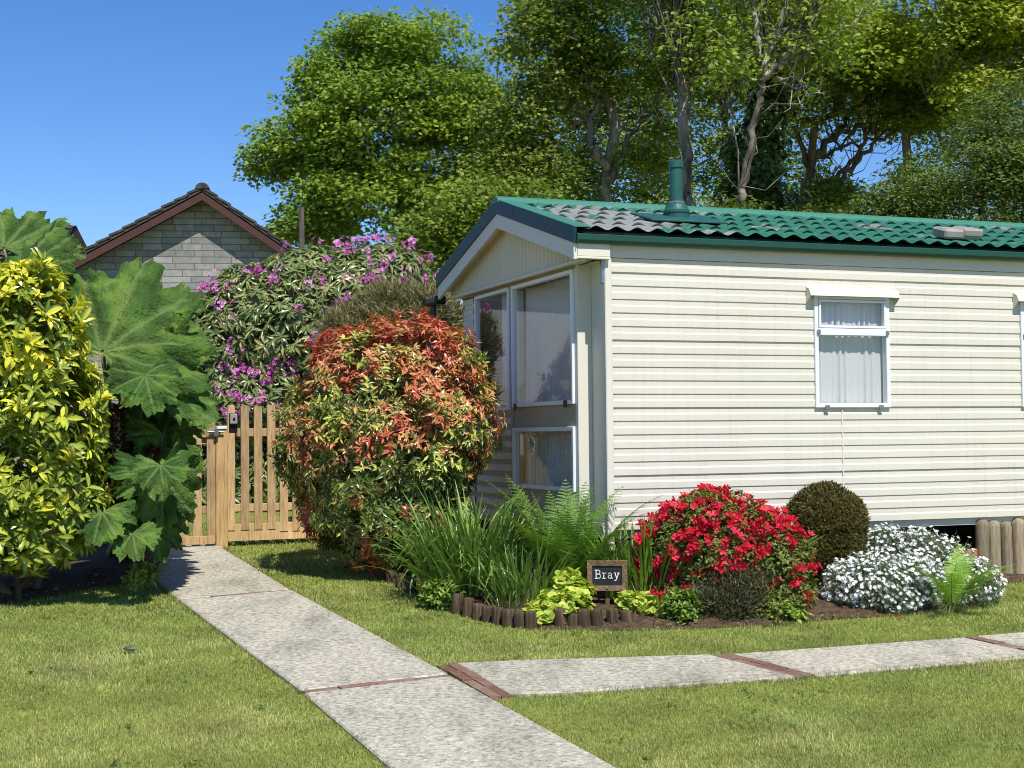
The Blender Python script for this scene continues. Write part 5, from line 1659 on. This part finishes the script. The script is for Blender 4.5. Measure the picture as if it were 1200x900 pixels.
# ------------------------------------------------------------------ flower border
def strap_clump(name, label, base, n, Lr, wid, spread, cols, seed, group=None, cat='plant', lean=0.0, width=.28):
    r = np.random.default_rng(seed)
    base = np.asarray(base, float)
    t = thing(name, label, cat, base, 0, group)
    mb = MB()
    K = 7
    a = r.uniform(0, 2 * math.pi, n); rr = width * np.sqrt(r.random(n))
    p0 = np.stack([np.cos(a) * rr, np.sin(a) * rr * .75, np.full(n, -.02)], 1)
    az = a + r.normal(0, .7, n)
    L = r.uniform(Lr[0], Lr[1], n); th0 = R(90) - spread * r.uniform(0, .5, n) * (.4 + rr / width)
    bend = r.uniform(.15, 1.0, n) * spread * 1.5
    fold = r.random(n) < .10
    h = np.stack([np.cos(az), np.sin(az), az * 0], 1)
    side = np.stack([-np.sin(az), np.cos(az), az * 0], 1)
    s = np.linspace(0, 1, K)
    th = th0[:, None] - bend[:, None] * s[None] ** 1.7 - np.where(fold, 1.5, 0)[:, None] * (s[None] > .6)
    stepx = np.cos(th) * (L / (K - 1))[:, None]; stepz = np.sin(th) * (L / (K - 1))[:, None]
    X = np.concatenate([np.zeros((n, 1)), np.cumsum(stepx[:, :-1], 1)], 1); Z = np.concatenate([np.zeros((n, 1)), np.cumsum(stepz[:, :-1], 1)], 1)
    C = p0[:, None] + h[:, None] * X[..., None] + np.array([0, 0, 1.]) * Z[..., None]
    w_ = (wid * r.uniform(.7, 1.2, n))[:, None] * np.array([.8, 1, 1, .95, .8, .5, .05])[None]
    tw = r.normal(0, .5, n)[:, None] * s[None]
    sd = side[:, None] * np.cos(tw)[..., None] + h[:, None] * np.sin(tw)[..., None]
    nrm = np.cross(sd, np.stack([h[:, 0:1] * np.cos(th), h[:, 1:2] * np.cos(th), np.sin(th)], -1))
    V = np.stack([C - sd * w_[..., None] * .5 , C + nrm * (w_ * .18)[..., None], C + sd * w_[..., None] * .5], 2)   # n,K,3,3
    V[..., 2] = np.maximum(V[..., 2], .01)
    col = mixcol(np.asarray(cols[0]), np.asarray(cols[1]), r.random(n))
    dead = r.random(n) < .04
    col = np.where(dead[:, None], lin(150, 135, 85), col)
    b = (np.arange(n) * K * 3)[:, None]
    F = []
    for k in range(K - 1):
        for q in range(2):
            i0 = k * 3 + q
            F.append(b + np.array([[i0, i0 + 1, i0 + 4, i0 + 3]]))
    mb.add(V.reshape(-1, 3), [np.concatenate(F)], np.repeat(col, K * 3, 0))
    mb.build('leaves', M['gloss_leaf'], t, True)
    return t

def gpt(px, py):
    return G(px, py)
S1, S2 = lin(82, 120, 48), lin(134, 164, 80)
strap_clump('daylily_clump', 'largest clump of arching strap leaves, in the border in front of the orange shrub', gpt(552, 703), 500, (.5, .95), .021, 1.2, (S1, S2), 61, 'strap leaved clumps in the border', width=.30)
strap_clump('daylily_clump', 'strap leaved clump growing between the largest clump and the fern', gpt(615, 716), 210, (.34, .60), .018, 1.0, (S1, S2), 62, 'strap leaved clumps in the border', width=.2)
strap_clump('daylily_clump', 'strap leaved clump between the chalkboard sign and the red azalea', gpt(757, 717) + np.array([0, .1, 0]), 260, (.38, .74), .024, .85, (lin(80, 120, 40), lin(128, 160, 60)), 63, 'strap leaved clumps in the border', width=.24)
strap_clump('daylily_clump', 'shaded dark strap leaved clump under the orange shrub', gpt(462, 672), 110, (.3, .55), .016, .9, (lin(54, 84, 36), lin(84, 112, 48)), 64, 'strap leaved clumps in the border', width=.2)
strap_clump('dry_grass_tuft', 'small tuft of pale dry straw hanging over the log edging right of the sign', gpt(770, 728), 150, (.12, .34), .007, 1.3, (lin(150, 135, 90), lin(120, 125, 70)), 65, None, width=.17)
strap_clump('dry_grass_tuft', 'little clump of thin mixed green blades over the left run of edging logs', gpt(600, 722), 60, (.15, .40), .009, 1.2, (lin(120, 130, 70), S1), 66, None, width=.12)

def fern(name, label, base, fronds, seed, cols=(lin(76, 116, 38), lin(122, 156, 64)), group='ferns in the border'):
    """fronds: list of (azimuth deg, length, lift deg, arch)"""
    r = np.random.default_rng(seed)
    base = np.asarray(base, float)
    t = thing(name, label, 'fern', base, 0, group)
    for az, L, lift, arch in fronds:
        K = 34
        s = np.linspace(0, 1, K)
        th = R(lift) - arch * s ** 1.6
        x = np.concatenate([[0], np.cumsum(np.cos(th[:-1]))]) * L / (K - 1); z = np.concatenate([[0], np.cumsum(np.sin(th[:-1]))]) * L / (K - 1)
        h = np.array([math.cos(R(az)), math.sin(R(az)), 0]); sd = np.array([-h[1], h[0], 0])
        o = np.array([r.normal(0, .04), r.normal(0, .04), 0])
        C = o + h * x[:, None] + np.array([0, 0, 1.]) * z[:, None]
        tg2 = unit(np.gradient(C, axis=0)); nr = np.cross(tg2, sd) * -1; nr = np.where(nr[:, 2:3] < 0, -nr, nr)
        mb = MB()
        cf = mixcol(cols[0], cols[1], [r.random()])[0]
        mb.tube(C, np.linspace(.0045, .001, K), 4, lin(128, 132, 70))
        w0 = L * .19
        for sg in (-1, 1):
            for k in range(6, K - 1):
                u = (s[k] - .15) / .85
                pl_ = w0 * (math.sin(math.pi * min(1, u * .92 + .10)) ** .8) * (1 - .25 * u) * r.uniform(.85, 1.1)
                d = unit(sd * sg + tg2[k] * (.35 + .4 * u) + nr[k] * r.normal(-.08, .08))
                q = 9
                ss = (np.arange(q) + .5) / q
                p = C[k] + d * (pl_ * ss)[:, None] - np.array([0, 0, 1]) * (pl_ * .22 * ss ** 2)[:, None]
                c2 = np.cross(nr[k], d)
                pw = pl_ * .20 * (1 - ss * .85)
                cc = np.clip(cf * r.uniform(.85, 1.2, (q, 1)), 0, 1)
                for s2 in (-1, 1):
                    scatter(mb, DIAM, p, np.repeat((c2 * s2 + d * .55)[None], q, 0), np.repeat(nr[k][None], q, 0) + r.normal(0, .15, (q, 3)), np.maximum(pw, .006), np.maximum(pl_ / q * 1.15, .006), cc)
        mb.build('frond', M['leaf'], t)
    return t
rr_ = np.random.default_rng(71)
fern('fern', 'tall bright fern standing by the corner of the caravan behind the chalkboard sign', gpt(665, 712) + np.array([0, .05, 0]),
     [(a + rr_.normal(0, 8), L * 1.3, min(86, l + 4), k * .95) for a, L, l, k in ((180, .85, 74, .95), (200, .80, 66, .9), (150, .82, 76, .7), (120, .7, 76, .6), (95, .75, 78, .5), (60, .78, 76, .8), (30, .80, 72, .9), (5, .82, 66, .95), (-20, .72, 62, .9), (-45, .66, 60, .8), (-75, .6, 62, .7), (-105, .62, 64, .8), (-135, .66, 64, .9), (225, .7, 60, .9), (75, .66, 84, .4), (170, .66, 84, .5), (10, .62, 82, .5), (-90, .58, 78, .6), (250, .62, 75, .7), (40, .72, 80, .6))], 72)
fern('fern', 'fern with yellow green fronds growing through the white flowered cushion', gpt(1112, 719),
     [(a + rr_.normal(0, 8), L * 1.2, l - 12, k * 1.1) for a, L, l, k in ((10, .55, 62, .8), (40, .5, 70, .7), (-30, .5, 66, .8), (-70, .48, 70, .8), (-110, .5, 68, .9), (170, .5, 66, .9), (200, .46, 72, .8), (120, .42, 76, .6), (75, .5, 76, .6), (-10, .42, 78, .6))], 73, cols=(lin(120, 160, 54), lin(160, 190, 84)))
fern('fern', 'young fern with thin fronds leaning in front of the red azalea', gpt(905, 722) + np.array([0, .1, .1]),
     [(a + rr_.normal(0, 8), L, l, k) for a, L, l, k in ((30, .62, 66, .9), (-10, .6, 68, .8), (150, .6, 70, .8), (190, .55, 74, .7), (-60, .5, 76, .6), (-100, .48, 78, .6))], 74, cols=(lin(84, 122, 46), lin(120, 152, 66)))

# red azalea
Ya = 10.3
def col_az(p, r):
    n = len(p); return mixcol(lin(74, 92, 40), lin(138, 148, 66), r.random(n))
lob = [plobe(840, 640, Ya, 75, 60, .42), plobe(890, 660, Ya, 58, 58, .4), plobe(800, 645, Ya, 46, 50, .34), plobe(850, 690, Ya, 85, 48, .45), plobe(910, 690, Ya, 42, 42, .32), plobe(790, 690, Ya, 34, 40, .28), plobe(825, 605, Ya, 34, 28, .24), plobe(845, 712, 10.05, 74, 26, .32), plobe(800, 714, 10.0, 34, 24, .22), plobe(900, 712, 10.0, 44, 24, .25)]
ta, lb, pts, nn, r = bush('red_azalea', 'rounded azalea covered in scarlet flowers in the border beside the strap leaves', 'shrub', gbase(850, Ya), lob, 2600, 6, .042, .016, LANCE, col_az, M['leaf'], 75, elev=(0, 60), upw=.5, inner=.5, stem=(.003, .02, 140), lump=.15, lf=4, group=None)
sc = (CX + F_PX * ((pts - CAM) @ _r) / ((pts - CAM) @ _f)); sy = CY - F_PX * ((pts - CAM) @ _u) / ((pts - CAM) @ _f)
wgt = np.clip(1.15 - (sy - 575) / 125, .04, 1) * np.clip(1.3 - np.maximum(0, (sc - 850) / 90) * np.clip((sy - 600) / 60, 0, 1), .1, 1) * np.clip(.6 + 1.3 * vnoise(pts, 4.5, 2), 0.02, 1.4)
sel = r.choice(len(pts), 560, replace=False, p=wgt / wgt.sum())
q = np.repeat(pts[sel], 2, 0) + r.normal(0, .022, (1120, 3)); an = np.repeat(nn[sel], 2, 0) + np.array([0, -.25, .45])
fl = MB(); flower_faces(fl, r, q + unit(an) * .034, an, .068, [lin(220, 46, 70), lin(210, 36, 60), lin(234, 80, 98), lin(198, 30, 52)], .55)
fl.build('blossom', M['petal'], ta, origin=np.array(ta.location))
# dark low shrub in front of it
fine_shrub('dark_shrublet', 'low dark purple brown shrublet in front of the red azalea', 'shrub', gpt(858, 728) + np.array([0, .1, 0]), [plobe(855, 706, 9.85, 44, 30, .18), plobe(870, 690, 9.9, 30, 26, .15)], 900, lambda p, r: mixcol(lin(62, 64, 42), lin(98, 96, 64), r.random(len(p))), 76, .03, .008, 14, shell=(.5, 1), stems=(.002, .01, 60))
def small_leafy(name, label, lobes, base, n, cols, seed, L=.035, W=.024, tpl=ROUND, per=7, elev=(0, 55), group=None, cat='plant', jit=.012):
    return bush(name, label, cat, base, lobes, n, per, L, W, tpl, lambda p, r: mixcol(np.asarray(cols[0]), np.asarray(cols[1]), r.random(len(p))), M['leaf'], seed, elev=elev, upw=.9, inner=.3, stem=(.002, .008, 50), lump=.25, lf=6, shell=(.45, 1), group=group, jit=jit)
small_leafy('sorrel_plant', 'light green leafy plant at the foot of the red azalea, right of the dark shrublet', [plobe(915, 722, 9.9, 30, 18, .15)], gpt(912, 734), 130, (lin(110, 138, 46), lin(160, 180, 70)), 77, group='small leafy border plants')
HC = (lin(150, 172, 58), lin(196, 204, 88))
small_leafy('heuchera_plant', 'lime yellow frilled leaf plant spilling over the log edging left of the sign', [plobe(655, 712, 9.75, 38, 20, .2), plobe(668, 698, 9.95, 26, 24, .18), plobe(635, 722, 9.65, 24, 14, .12), plobe(668, 682, 10.05, 14, 14, .1)], gpt(655, 735) + np.array([0, .15, 0]), 300, HC, 78, .044, .042, group='lime yellow border plants')
small_leafy('heuchera_plant', 'small lime yellow plant between the sign and the right end of the logs', [plobe(750, 708, 9.8, 20, 9, .12), plobe(735, 706, 9.8, 12, 8, .1)], gpt(748, 731) + np.array([0, .12, 0]), 110, HC, 79, .042, .04, group='lime yellow border plants')
small_leafy('weed_plant', 'low green leafy weed at the left end of the log edging', [plobe(515, 698, 10.3, 26, 16, .14)], gpt(515, 712), 120, (lin(84, 116, 42), lin(128, 154, 60)), 80, .06, .022, LANCE, group='small leafy border plants')
small_leafy('weed_plant', 'green leafy filler plant between the dry straw tuft and the red azalea', [plobe(795, 715, 9.75, 24, 22, .16)], gpt(795, 735), 150, (lin(80, 110, 38), lin(130, 154, 60)), 81, .035, .02, group='small leafy border plants')
small_leafy('weed_plant', 'leafy weed on the soil below the gunnera beside the path', [plobe(170, 672, 11.1, 14, 10, .12), plobe(160, 680, 10.8, 10, 7, .1)], gpt(170, 678), 60, (lin(120, 142, 60), lin(168, 180, 90)), 82, .07, .022, LANCE, group='small leafy border plants')

# clipped conifer dome
Yd = 10.95
def col_dome(p, r): return mixcol(lin(72, 68, 32), lin(118, 108, 54), r.random(len(p)))
tD, lb, pts, nn, r = bush('conifer_dome', 'tight dark olive conifer clipped into a dome against the cladding', 'conifer', gbase(967, Yd), [plobe(967, 615, Yd, 46, 46, .29), plobe(966, 640, Yd, 48, 38, .3)], 5200, 9, .026, .009, DIAM, col_dome, M['leaf'], 83, elev=(15, 85), upw=.35, inner=.35, stem=(.003, .035, 120), lump=.10, lf=5, shell=(.9, 1), jit=.008)

# white flowered cushions
def cushion(label, lobes, base, seed, nfl):
    r0 = np.random.default_rng(seed)
    t, lb, pts, nn, r = bush('snow_in_summer', label, 'plant', base, lobes, 1900, 10, .045, .006, NEEDLE, lambda p, r: mixcol(lin(92, 108, 78), lin(136, 148, 114), r.random(len(p))), M['leaf'], seed, elev=(10, 80), upw=.9, inner=.5, stem=(.0015, .006, 120), lump=.15, lf=5, shell=(.6, 1), group='white flowered cushions', jit=.02)
    w_ = np.clip(.75 + .4 * nn[:, 2] + .8 * vnoise(pts, 5, 4), .05, 2)
    sel = r.choice(len(pts), nfl, replace=False, p=w_ / w_.sum())
    ax = nn[sel] * .7 + np.array([.15, -.4, .9])
    q = pts[sel] + unit(ax) * r.uniform(.03, .075, (nfl, 1))
    fl = MB(); flower_faces(fl, r, q, ax, .029, [np.array([.86, .87, .86]), np.array([.82, .83, .82])], .32, FLAT5)
    fl.build('blossom', M['white_petal'], t, origin=np.array(t.location))
    st = MB()
    A, B = pts[sel] - unit(ax) * .02, q
    x = np.array([.0012, 0, 0])
    V = np.stack([A - x, A + x, B + x, B - x], 1); st.add(V.reshape(-1, 3), np.arange(4 * nfl).reshape(-1, 4), lin(128, 140, 100)); st.build('flower_stalks', M['leaf'], t, origin=np.array(t.location))
cushion('silver leaved cushion dotted with white flowers in front, touching the bare soil', [plobe(1030, 690, 10.4, 62, 34, .3), plobe(1000, 690, 10.35, 34, 28, .22), plobe(1070, 690, 10.45, 34, 34, .25)], gpt(1035, 722), 84, 1500)
cushion('silver leaved cushion dotted with white flowers behind, nearest the log skirting', [plobe(1075, 664, 10.9, 64, 38, .3), plobe(1040, 644, 10.95, 34, 24, .2), plobe(1133, 690, 10.75, 36, 32, .24), plobe(1090, 695, 10.7, 50, 30, .25)], gpt(1105, 712), 85, 1800)

# edging logs
def edge_logs(pix, group, label, seed):
    pts_ = [G(*p) for p in pix]
    for k, g in enumerate(pts_):
        h = rng.uniform(.10, .14); rad = .042 * rng.uniform(.88, 1.1)
        mb = log_mesh(rad, h, seed + k, dome=.22)
        o = mb.build('edging_log', M['log'], None, True)
        o.location = Vector((g[0], g[1], gz(g[0], g[1]))); o.rotation_euler = (R(rng.normal(0, 2.5)), R(rng.normal(0, 2.5)), rng.uniform(0, 6))
        tag(o, label, 'log', group)
edge_logs([(657 + 14.2 * i, 736.5 - .0 * i) for i in range(4)] + [(718, 735.5), (734, 735)], 'edging logs below the sign', 'short upright brown log in the low edging straight below the chalkboard sign', 500)
edge_logs([(536, 719), (548, 722.5), (560, 726), (572, 729), (584, 732), (596, 734.5), (609, 736), (622, 737)], 'edging logs along the curve', 'short upright brown log in the curved edging below the largest strap leaves', 520)
edge_logs([(448, 679), (459, 684), (470, 689), (482, 695), (494, 701), (506, 706), (519, 712)], 'edging logs in the shade', 'short dark log of the shaded edging near the orange shrub', 540)

# chalkboard sign ------------------------------------------------------------
sb = G(712, 726); sb[1] += .12; sb[2] = gz(sb[0], sb[1])
ctr = P(711.5, 674.5, sb[1])
sgn = thing('name_sign', 'small framed chalkboard sign reading Bray on a short stake in the border', 'sign', sb, R(-4))
hw, hh_ = .5 * 47 * sb[1] / F_PX, .5 * 35 * sb[1] / F_PX
cz = ctr[2] - sb[2]; cx = ctr[0] - sb[0]
fw_ = .036
mb = MB()
def mitre(mb, pts_o, pts_i, y0, y1):
    for i in range(4):
        a, b = pts_o[i], pts_o[(i + 1) % 4]; c, d = pts_i[(i + 1) % 4], pts_i[i]
        v = [(a[0], y1, a[1]), (b[0], y1, b[1]), (c[0], y1, c[1]), (d[0], y1, d[1]), (a[0], y0 + .006, a[1]), (b[0], y0 + .006, b[1]), (c[0], y0 + .008, c[1]), (d[0], y0 + .008, d[1])]
        e = .006
        ao = np.array(a) * (1 - .06) + np.array(d) * .06; bo = np.array(b) * .94 + np.array(c) * .06
        v += [(ao[0], y0, ao[1]), (bo[0], y0, bo[1])]
        mb.add(v, [np.array([[4, 5, 9, 8], [8, 9, 6, 7], [0, 1, 5, 4], [3, 7, 6, 2], [0, 4, 7, 3], [1, 2, 6, 5]]), np.array([[4, 8, 7], [5, 6, 9]])])
O_ = [(cx - hw, cz - hh_), (cx + hw, cz - hh_), (cx + hw, cz + hh_), (cx - hw, cz + hh_)]
I_ = [(cx - hw + fw_, cz - hh_ + fw_), (cx + hw - fw_, cz - hh_ + fw_), (cx + hw - fw_, cz + hh_ - fw_), (cx - hw + fw_, cz + hh_ - fw_)]
mitre(mb, O_, I_, -.022, .012)
mb.build('frame', M['signwood'], sgn)
mb = MB(); mb.box((cx - hw + .02, -.006, cz - hh_ + .02), (cx + hw - .02, .006, cz + hh_ - .02)); mb.build('board', M['blackboard'], sgn)
mb = MB(); mb.box((cx - .015, .013, -.12), (cx + .015, .03, cz + .02), .003); mb.build('stake', M['signwood'], sgn)
# letters as chalk strokes, typewriter style with slab feet
def arc(cx_, cy_, rx, ry, a0, a1, n=12):
    a = np.linspace(R(a0), R(a1), n); return [(cx_ + rx * math.cos(t), cy_ + ry * math.sin(t)) for t in a]
GLY = {
    'B': (.78, [[(.14, 0), (.14, 1)], [(0, 0), (.38, 0)] , [(0, 1), (.36, 1)], [(.14, .53), (.36, .53)], arc(.36, .765, .24, .235, 90, -90), arc(.38, .265, .30, .265, 90, -90)]),
    'r': (.52, [[(.14, 0), (.14, .64)], [(0, 0), (.32, 0)], [(.0, .64), (.14, .64)], [(.14, .42)] + arc(.34, .44, .18, .2, 150, 60)]),
    'a': (.62, [[(.42, .42), (.42, .06), (.56, 0)], arc(.24, .44, .18, .2, 155, 0), arc(.24, .18, .2, .18, 30, 330, 16), [(.41, .34), (.24, .36)]]),
    'y': (.62, [[(.08, .64), (.30, .04)], [(.54, .64), (.24, -.18), (.12, -.28), (.02, -.26)], [(0, .64), (.2, .64)], [(.42, .64), (.62, .64)]]),
}
mb = MB()
hL = .056; tw = sum(GLY[c][0] for c in 'Bray') * hL + 3 * .008; xx = cx - tw / 2
for ch in 'Bray':
    adv, strokes = GLY[ch]
    for st in strokes:
        p = np.array([(xx + x * hL, -.0085, cz - .018 + y * hL) for x, y in st])
        for i in range(len(p) - 1):
            d = p[i + 1] - p[i]; Ln = np.linalg.norm(d); d /= Ln
            mb.obox((p[i] + p[i + 1]) / 2, d * (Ln / 2 + .0015), np.array([0, .0012, 0]), np.cross(d, [0, 1, 0]) * .0030)
    xx += adv * hL + .008
mb.build('lettering', M['chalk'], sgn)
mb = MB(); mb.box((cx - .008, -.026, cz - hh_ + .012), (cx + .006, -.02, cz - hh_ + .03), .002); mb.build('hook', M['galv'], sgn)

# odds and ends on the lawn
mb = MB(); g = G(178, 716)
scatter(mb, LANCE, np.repeat([g + np.array([0, 0, .05])], 26, 0), np.concatenate([rand_dir(26)[:, :2], np.full((26, 1), .25)], 1), np.repeat([[0, 0, 1.]], 26, 0), .016, .005, lin(235, 205, 40))
mb.tube([g, g + np.array([0, 0, .05])], .002, 5, lin(110, 130, 60))
o = mb.build('dandelion', M['petal'], None, origin=g); tag(o, 'single yellow dandelion in the lawn left of the path', 'flower')
def fallen(px, py, n, L, W, col, name, label, cat, spread, tpl, group=None):
    g = G(px, py); p = np.stack([g[0] + rng.normal(0, spread, n), g[1] + rng.normal(0, spread, n), np.zeros(n)], 1); p[:, 2] = gz(p[:, 0], p[:, 1]) + .028
    mb = MB(); d = rand_dir(n); d[:, 2] *= .15
    scatter(mb, tpl, p, d, np.tile([0, 0, 1.], (n, 1)) + rng.normal(0, .25, (n, 3)), L, W, col)
    o = mb.build(name, M['leaf'], None, origin=g); tag(o, label, cat, group)
fallen(161, 767, 1, .085, .05, lin(58, 72, 34), 'fallen_leaf', 'dark fallen leaf lying alone on the lawn left of the path', 'leaf', .001, OVAL)
fallen(36, 793, 1, .07, .035, lin(88, 70, 46), 'fallen_leaf', 'brown fallen leaf on the lawn below the yellow shrub', 'leaf', .001, OVAL)
fallen(1060, 727, 1, .05, .04, lin(205, 40, 50), 'fallen_petal', 'single red petal lying on the grass below the white cushion', 'petal', .001, ROUND)
# flat clover and plantain in the turf
mb = MB(); q = np.stack([rng.uniform(-3.2, 3.6, 420), rng.uniform(5.2, 12.5, 420)], 1)
q = q[~inside(q, PATH_A) & ~inside(q, PATH_B) & ~inside(q, BED_R) & ~inside(q, BED_L)]
q = q[np.sin(q[:, 0] * 3.1 + 1) * np.sin(q[:, 1] * 2.3) > .1]
k = np.repeat(np.arange(len(q)), 6); p = np.stack([q[k, 0], q[k, 1]], 1) + rng.normal(0, .02, (len(k), 2)); d = rand_dir(len(k)); d[:, 2] = np.abs(d[:, 2]) * .25
scatter(mb, ROUND, g3(p[:, 0], p[:, 1], .018), d, np.tile([0, 0, 1.], (len(k), 1)) + rng.normal(0, .2, (len(k), 3)), rng.uniform(.018, .034, len(k)), rng.uniform(.012, .02, len(k)), mixcol(lin(84, 112, 44), lin(126, 148, 66), rng.random(len(k))))
o = mb.build('lawn_weeds', M['leaf']); o['kind'] = 'stuff'
# leaf litter on the bare soil
mb = MB(); n = 900
p = np.concatenate([np.stack([rng.uniform(-4.2, -2.2, n), rng.uniform(9.4, 11.4, n)], 1), np.stack([rng.uniform(-1.2, 3.6, n), rng.uniform(9.5, 11, n)], 1)])
p = p[inside(p, BED_R) | inside(p, BED_L)]; n = len(p)
p3 = g3(p[:, 0], p[:, 1], .035); d = rand_dir(n); d[:, 2] *= .2
scatter(mb, OVAL, p3, d, np.tile([0, 0, 1.], (n, 1)) + rng.normal(0, .3, (n, 3)), rng.uniform(.02, .05, n), rng.uniform(.008, .02, n), mixcol(lin(120, 96, 62), lin(190, 172, 130), rng.random(n)))
o = mb.build('leaf_litter', M['leaf']); o['kind'] = 'stuff'
